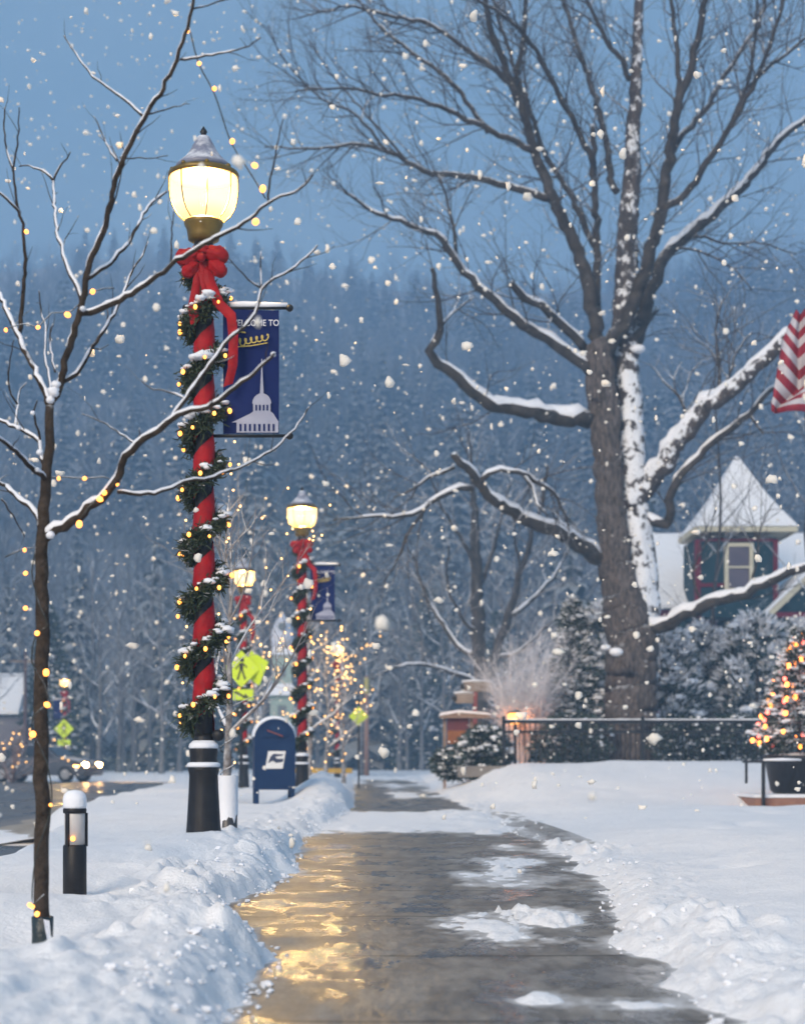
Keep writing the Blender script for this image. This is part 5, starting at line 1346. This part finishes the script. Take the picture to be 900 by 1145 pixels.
# ------------------------------------------------------------------ car across the road, lamps on
cd_ = 70.0; cx_ = gx(48, cd_); cz_ = -.13
t = empty('car', (cx_, cd_, cz_), 'dark grey car with lit headlights passing on the wet road at the left', 'car', None, math.radians(-16))
M['carpaint'] = mat('car_paint', (0.09, 0.095, 0.11), .3, (0.07, 0.075, 0.09), 2.0, metal=.5, snow=1.0, snow_w=.12)
M['glass'] = mat('car_glass', (0.02, 0.022, 0.028), .08)
side = [(-2.15, .28), (-2.2, .62), (-2.12, .86), (-1.75, .93), (-1.15, 1.30), (-.75, 1.43), (.05, 1.45), (.45, 1.36), (1.05, .97), (1.85, .82), (2.15, .66), (2.2, .42), (2.12, .25)]
def inset(zv): return .86-.24*max(0, (zv-.9)/.55)
b = MB(); n = len(side)
for sg_ in (-1, 1): b.v += [(x, sg_*inset(z), z) for x, z in side]
b.v += [(x, 0, z+(.02 if z > .6 else 0)) for x, z in side]
for i in range(n-1):
    b.face(n+i, n+i+1, 2*n+i+1, 2*n+i); b.face(2*n+i, 2*n+i+1, i+1, i)
b.face(*range(n)); b.face(*[n+i for i in range(n)][::-1]); b.face(n-1, 0, 2*n, 3*n-1); b.face(n, 2*n-1, 3*n-1, 2*n)
b.build('body', M['carpaint'], t)
for poly in ([(-1.45, .97), (-1.05, 1.27), (-.72, 1.37), (-.40, 1.385), (-.40, .97)], [(-.33, .97), (-.33, 1.385), (.03, 1.385), (.40, 1.30), (.88, .98)]):
    for sg_ in (-1, 1):
        b = MB(); b.prism([(x, sg_*(inset(z)+.004), z) for x, z in poly], (0, sg_*.012, 0)); b.build('window', M['glass'], t)
b = MB(); b.prism([(.52, -.62, 1.335), (.52, .62, 1.335), (1.03, .74, 1.0), (1.03, -.74, 1.0)], (.02, 0, .03)); b.build('windscreen', M['glass'], t)
tyre = mat('tyre', (0.012, 0.012, 0.012), .85); rim = mat('rim', (0.35, 0.35, 0.36), .4, metal=.8)
for wx in (-1.36, 1.38):
    for sg_ in (-1, 1):
        b = MB(); b.lathe([(.20, -.10), (.30, -.11), (.325, -.06), (.325, .06), (.30, .11), (.20, .10)], seg=24); b.v = [(x, z, y) for x, y, z in b.v]; wo = b.build('wheel', tyre, t, True, (wx, sg_*.77, .31))
        b = MB(); b.lathe([(.05, -.115), (.19, -.112), (.20, .0), (.19, .112), (.05, .115)], seg=16); b.v = [(x, z, y) for x, y, z in b.v]; b.build('rim', rim, wo)
hl = mat('headlight', (1, .9, .7), .2, emit=(1, .55, .2), estr=60)
for sg_ in (-1, 1):
    b = MB(); b.ball((2.11, sg_*.62, .66), .13, 10, 7, (.75, 1.7, .75)); b.build('headlight', hl, t, True)
tl_ = mat('taillight', (.5, .02, .02), .3, emit=(1, .06, .03), estr=6)
for sg_ in (-1, 1):
    b = MB(); b.box((-2.17, sg_*.62, .70), (.08, .34, .14)); b.build('taillight', tl_, t)
mk = mat('side_marker', (1, .5, .1), .3, emit=(1, .40, .08), estr=9)
for xx_ in (-1.9, 1.85):
    b = MB(); b.box((xx_, -.866, .62), (.22, .03, .05)); b.build('side_marker', mk, t)
b = MB(); b.box((0, 0, .02), (3.6, .1, .0)) if False else None
sp = bpy.data.lights.new('headlight_beam', 'SPOT'); sp.energy = 700; sp.color = (1, .62, .28); sp.spot_size = 1.5; sp.spot_blend = .8; sp.shadow_soft_size = .12
so = bpy.data.objects.new('headlight_beam', sp); COL.objects.link(so); so.parent = t; so.location = (2.35, 0, .66); so.rotation_euler = (0, math.radians(-82), 0)

# ------------------------------------------------------------------ flag
fd = 22.0
Lp = [(890, 346), (886, 354), (883, 361), (880, 366), (878, 372), (875, 379), (873, 389), (871, 400), (869, 411), (867, 422), (865, 433), (864, 443), (862, 450), (862, 459)]
Fp = [(894, 352), (893, 362), (892, 372), (892, 381), (892, 390), (892, 402), (893, 415), (893, 426), (893, 437), (887, 444), (880, 449), (873, 453), (868, 457), (866, 463)]
Rp = [(935, 322), (934, 334), (933, 346), (932, 358), (932, 369), (932, 381), (932, 394), (931, 406), (930, 417), (928, 428), (926, 438), (924, 448), (922, 458), (920, 468)]
p0 = P(900, 400, fd)
t = empty('flag', p0, 'red and white striped flag hanging in folds at the right edge', 'flag')
fw = mat('flag_white_shaded', (0.50, 0.47, 0.50), .7, (0.40, 0.38, 0.41), 6.0); frd = mat('flag_red_shaded', (0.27, 0.010, 0.03), .7, (0.2, 0.008, 0.02), 6.0); fbl = mat('flag_blue', (0.02, 0.03, 0.13), .7)  # red and white darkened: the shade the flag hangs in is in the colour
b = MB(); NUF = 16
for j in range(14):
    for i in range(NUF+1):
        u_ = i/NUF
        if u_ < .45:
            q = u_/.45; x = Lp[j][0]+(Fp[j][0]-Lp[j][0])*q; y = Lp[j][1]+(Fp[j][1]-Lp[j][1])*q; dd = -.10*math.sin(q*PI)+.10*q
        else:
            q = (u_-.45)/.55; x = Fp[j][0]+(Rp[j][0]-Fp[j][0])*q; y = Fp[j][1]+(Rp[j][1]-Fp[j][1])*q-6*math.sin(q*PI); dd = .10-.22*math.sin(q*PI)-.05*q
        b.v.append(tuple(P(x, y, fd+dd+.035*math.sin(j*.5+u_*9)+.02*math.sin(j*1.1-u_*14))))
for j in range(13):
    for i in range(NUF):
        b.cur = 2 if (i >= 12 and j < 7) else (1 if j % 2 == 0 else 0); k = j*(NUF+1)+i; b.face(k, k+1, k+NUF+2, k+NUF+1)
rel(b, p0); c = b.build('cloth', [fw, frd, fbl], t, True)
md = c.modifiers.new('thickness', 'SOLIDIFY'); md.thickness = .006
hoist = [Vector(P(Rp[0][0]+2, Rp[0][1]-14, fd)), Vector(P(Rp[-1][0]-2, Rp[-1][1], fd))]
b = MB(); f0 = P(958, 880, fd+.3); f1 = P(936, 300, fd-.06)
b.tube([f0-Vector((0, 0, .6)), f1], [.045, .03], 10); b.ball(f1+Vector((0, 0, .03)), .06, 10, 7); rel(b, p0); b.build('pole', M['white'], t, True)

# ------------------------------------------------------------------ wires
M['wire'] = mat('wire', (0.02, 0.02, 0.022), .7)
p = P(29, 865, 88)
t = empty('utility_pole', (p.x, 88, -.3), 'dark utility pole carrying wires behind the nearest young tree', 'pole')
b = MB(); b.tube([(0, 0, 0), (0, 0, 6.4)], [.12, .09], 8); b.build('post', mat('pole_dark', (0.10, 0.06, 0.06), .9), t, True)
b = MB(); b.box((0, -.02, 5.9), (1.6, .1, .1)); b.build('crossarm', M['wood'], t)
for zz_ in (5.98, 5.2):
    o = MB(); o.tube([(p.x, 87.9, -.3+zz_), (p.x-6, 84, -.3+zz_-.15), (p.x-14, 80, -.3+zz_)], .014, 4); o.tube([(p.x, 87.9, -.3+zz_), (p.x+5, 93, -.35+zz_-.3), (p.x+10, 99, -.3+zz_-.1)], .014, 4)
    tag(o.build('wire', M['wire']), 'thin dark wire strung from the upper crossarm of the dark pole' if zz_ > 5.5 else 'thin dark wire strung lower down from the dark pole', 'wire')

# ------------------------------------------------------------------ wooded hill
def tri_tree(seed, H, frost):
    """arrays of a bare tree: quads"""
    rng = random.Random(seed); b = MB()
    pts = [Vector((rng.gauss(0, .02*H)*(i > 0), rng.gauss(0, .02*H)*(i > 0), H*.92*i/6)) for i in range(7)]; rad = [.016*H*(1-.85*i/6) for i in range(7)]
    b.tube(pts, rad, 4, False)
    cf = [dict(dens=11/H, len=H*.17, r=.0040*H, seg=2, fwd=.8, up=.35, sides=3), ]
    for i in range(15):
        f = .28+.68*i/15; k = f*6; p = pts[int(k)].lerp(pts[min(int(k)+1, 6)], k-int(k)); a = i*2.4; e = rng.uniform(.5, 1.05); ln = H*(.42-.30*f)*rng.uniform(.8, 1.2)+H*.06
        d = Vector((math.cos(a)*math.cos(e), math.sin(a)*math.cos(e), math.sin(e))); q = [p, p+d*ln*.5+Vector((0, 0, .02*H)), p+d*ln+Vector((0, 0, .07*H))]; rr = [.0065*H, .005*H, .003*H]
        b.tube(q, rr, 3, False); grow(b, q, rr, rng, 0, cf, .1)
    return np.array(b.v), np.array([f for f in b.f if len(f) == 4])
def tri_conifer(seed, H):
    rng = random.Random(seed); b = MB(); b.tube([(0, 0, 0), (0, 0, H*.5), (0, 0, H*.97)], [.018*H, .012*H, .003*H], 4, False)
    nt_ = 16
    for i in range(nt_):
        f = .10+.88*i/nt_; R = H*.20*(1-f)**.8*rng.uniform(.8, 1.15)+H*.012
        for k in range(8):
            a = k*PI/4+i*.5+rng.uniform(-.3, .3); dr = Vector((math.cos(a), math.sin(a), 0)); s = Vector((-math.sin(a), math.cos(a), 0)); r = R*rng.uniform(.7, 1.2)
            p = Vector((0, 0, f*H)); e = p+dr*r+Vector((0, 0, -r*rng.uniform(.35, .7))); m_ = p.lerp(e, .55)+Vector((0, 0, r*.10)); w_ = s*r*.30
            b.quad(p, m_-w_, e, m_+w_)
    return np.array(b.v), np.array([f for f in b.f if len(f) == 4])
protoB = [tri_tree(100+i, 1.0, 0) for i in range(6)]; protoC = [tri_conifer(200+i, 1.0) for i in range(5)]
rs = np.random.RandomState(12)
VV, FF, MI = [], [], []; off = 0
Yc = 106.0; pos = []
while Yc < 470:
    sp_ = 3.3+Yc*.0045; half = .36*Yc+22
    for x in np.arange(-half-.06*Yc, half, sp_): pos.append((x+rs.uniform(-.45, .45)*sp_, Yc+rs.uniform(-.5, .5)*sp_))
    Yc += sp_*1.15
pos = np.array(pos); zz_ = ground(pos[:, 0], pos[:, 1])
den = vnoise(pos[:, 0]/28, pos[:, 1]/34, 71)
for (x, y_), z, dn in zip(pos, zz_, den):
    con = rs.rand() < (.55 if dn > .55 else .16)
    v, f = (protoC if con else protoB)[rs.randint(5)]
    H = (rs.uniform(4.5, 15.5) if con else rs.uniform(6.0, 13))*(.62+.76*dn)
    a = rs.uniform(0, 6.28); ca, sa = math.cos(a), math.sin(a)
    sx = H*rs.uniform(.85, 1.25)
    q = np.stack([(v[:, 0]*ca-v[:, 1]*sa)*sx+x, (v[:, 0]*sa+v[:, 1]*ca)*sx+y_, v[:, 2]*H+z-.3], 1)
    VV.append(q); FF.append(f+off); MI.append(np.full(len(f), 1 if con else 0)); off += len(v)
M['hill_bare'] = mat('hill_bare', (0.05, 0.047, 0.048), .9, (0.12, 0.115, 0.118), .05, snow=.62, snow_w=.5)
M['hill_con'] = mat('hill_conifer', (0.012, 0.024, 0.02), .9, (0.026, 0.042, 0.036), .08, snow=1.0, snow_w=.45)
stuff(link('hillside_forest', np_mesh('hillside_forest', np.concatenate(VV), np.concatenate(FF), [M['hill_bare'], M['hill_con']], np.concatenate(MI))))
print('forest trees', len(pos), 'faces', sum(len(f) for f in FF))

# trees one can tell apart at the foot of the hill
cfgf = [dict(dens=1.7, len=1.9, r=.018, seg=4, fwd=.9, up=.3), dict(dens=2.6, len=.9, r=.013, seg=3, sides=3)]
footB = []; footC = []
rng = random.Random(90)
spots = []
for px in (118, 150, 172, 196, 232, 302, 418, 440, 462, 486, 508, 566, 598, 62, 30, -20, 640, 720, 770, 860, 920, 985, 105, 128, 140, 162, 183, 207, 218, 245, 262, 280, 330, 352, 395, 428, 452, 475, 498, 520, 546, 585, 615):
    d = rng.uniform(84, 108); spots.append((px+rng.uniform(-8, 8), d))
gB = 'bare frosted trees at the foot of the wooded hill'; gC = 'snowy conifers at the foot of the wooded hill'
for i, (px, d) in enumerate(spots):
    x = gx(px, d); z = gz(x, d)-.2; con = i in (9, 11, 16, 4, 13, 27)
    lb = 'snow-dusted conifer at the foot of the wooded hill' if con else 'frosted bare tree at the foot of the wooded hill'
    if con:
        if len(footC) < 2:
            o, _ = evergreen('conifer_tree', (x, d, z), 9.5+len(footC), 2.0, 'cone', 120+i, lb, gC, 1500, .55, .16, 420, .13, 'conifer', .4); footC.append(o)
        else:
            o = copy_tree(footC[i % 2]); o.location = (x, d, z); o.rotation_euler.z = rng.uniform(0, 6); s = rng.uniform(.7, 1.2); o.scale = (s, s, s)
    else:
        if len(footB) < 4:
            o, _ = bare_tree('bare_tree', (x, d, z), 9+2*(len(footB) % 3), .17, 140+i, lb, 'tree', gB, .8, 'foot', .28, cfgf, .03, 10, crown_m='foot'); footB.append(o)
        else:
            o = copy_tree(footB[i % 4]); o.location = (x, d, z); o.rotation_euler.z = rng.uniform(0, 6); s = rng.uniform(.75, 1.2); o.scale = (s, s, s)

# ------------------------------------------------------------------ falling snow
rs = np.random.RandomState(4); N = 15000
d = 1.1+(rs.rand(N)**.42)*44
X = (rs.rand(N)-.5)*(.72*d+.6); Z = CAMH+(-.33+rs.rand(N)*.86)*d
keep = (Z > np.maximum(.12, 0)) & (np.hypot(X, d) > .9); X, d, Z = X[keep], d[keep], Z[keep]; N = len(X)
ico = MB(); ico.ball((0, 0, 0), 1, 6, 4); iv = np.array(ico.v); itri = [f for f in ico.f if len(f) == 3]; iq = [f for f in ico.f if len(f) == 4]
fq = np.array([list(f)+[f[2]] for f in itri]+[list(f) for f in iq])
# triangles only, so that every face has three corners
tri = []
for f in ico.f: tri += [(f[0], f[i], f[i+1]) for i in range(1, len(f)-1)]
tri = np.array(tri)
r = np.exp(rs.normal(np.log(.0104), .62, N)); r = np.clip(r, .0035, .026)*np.where(d > 14, 1.15, 1.0)
r = np.minimum(r, .0045+.0018*d)
jit = 1+rs.uniform(-.38, .38, (N, len(iv), 1)); str_ = np.stack([rs.uniform(.6, 1.6, N), rs.uniform(.6, 1.3, N), rs.uniform(.6, 1.5, N)], 1)[:, None, :]
V = iv[None]*jit*str_*r[:, None, None]+np.stack([X, d, Z], 1)[:, None, :]
Ft = tri[None]+(np.arange(N)*len(iv))[:, None, None]
fm = mat('snowflake', (0.97, 0.92, 0.84), .8, spec=.1)
nt = fm.node_tree; pb = nt.nodes['Principled BSDF']; pb.inputs['Alpha'].default_value = .66
stuff(link('falling_snow', np_mesh('falling_snow', V.reshape(-1, 3), Ft.reshape(-1, 3), fm, smooth=True)))

# ------------------------------------------------------------------ air
hm = bpy.data.materials.new('haze'); hm.use_nodes = True; nt = hm.node_tree
for n_ in list(nt.nodes):
    if n_.type == 'BSDF_PRINCIPLED': nt.nodes.remove(n_)
vol = nt.nodes.new('ShaderNodeVolumePrincipled'); vol.inputs['Color'].default_value = (.40, .66, 1.0, 1); vol.inputs['Density'].default_value = .0027; vol.inputs['Anisotropy'].default_value = .15
nt.links.new(vol.outputs[0], [n_ for n_ in nt.nodes if n_.type == 'OUTPUT_MATERIAL'][0].inputs['Volume'])
b = MB(); zlo, zhi = -3.0, 165.0
b.box((0, 270, (zlo+zhi)/2), (1100, 780, zhi-zlo)); stuff(b.build('haze', hm))

for o in SC.objects:
    if o.parent is not None and o.type == 'MESH' and o.name.split('.')[0] in ('snow', 'needles', 'twigs', 'foliage'): o['kind'] = 'stuff'
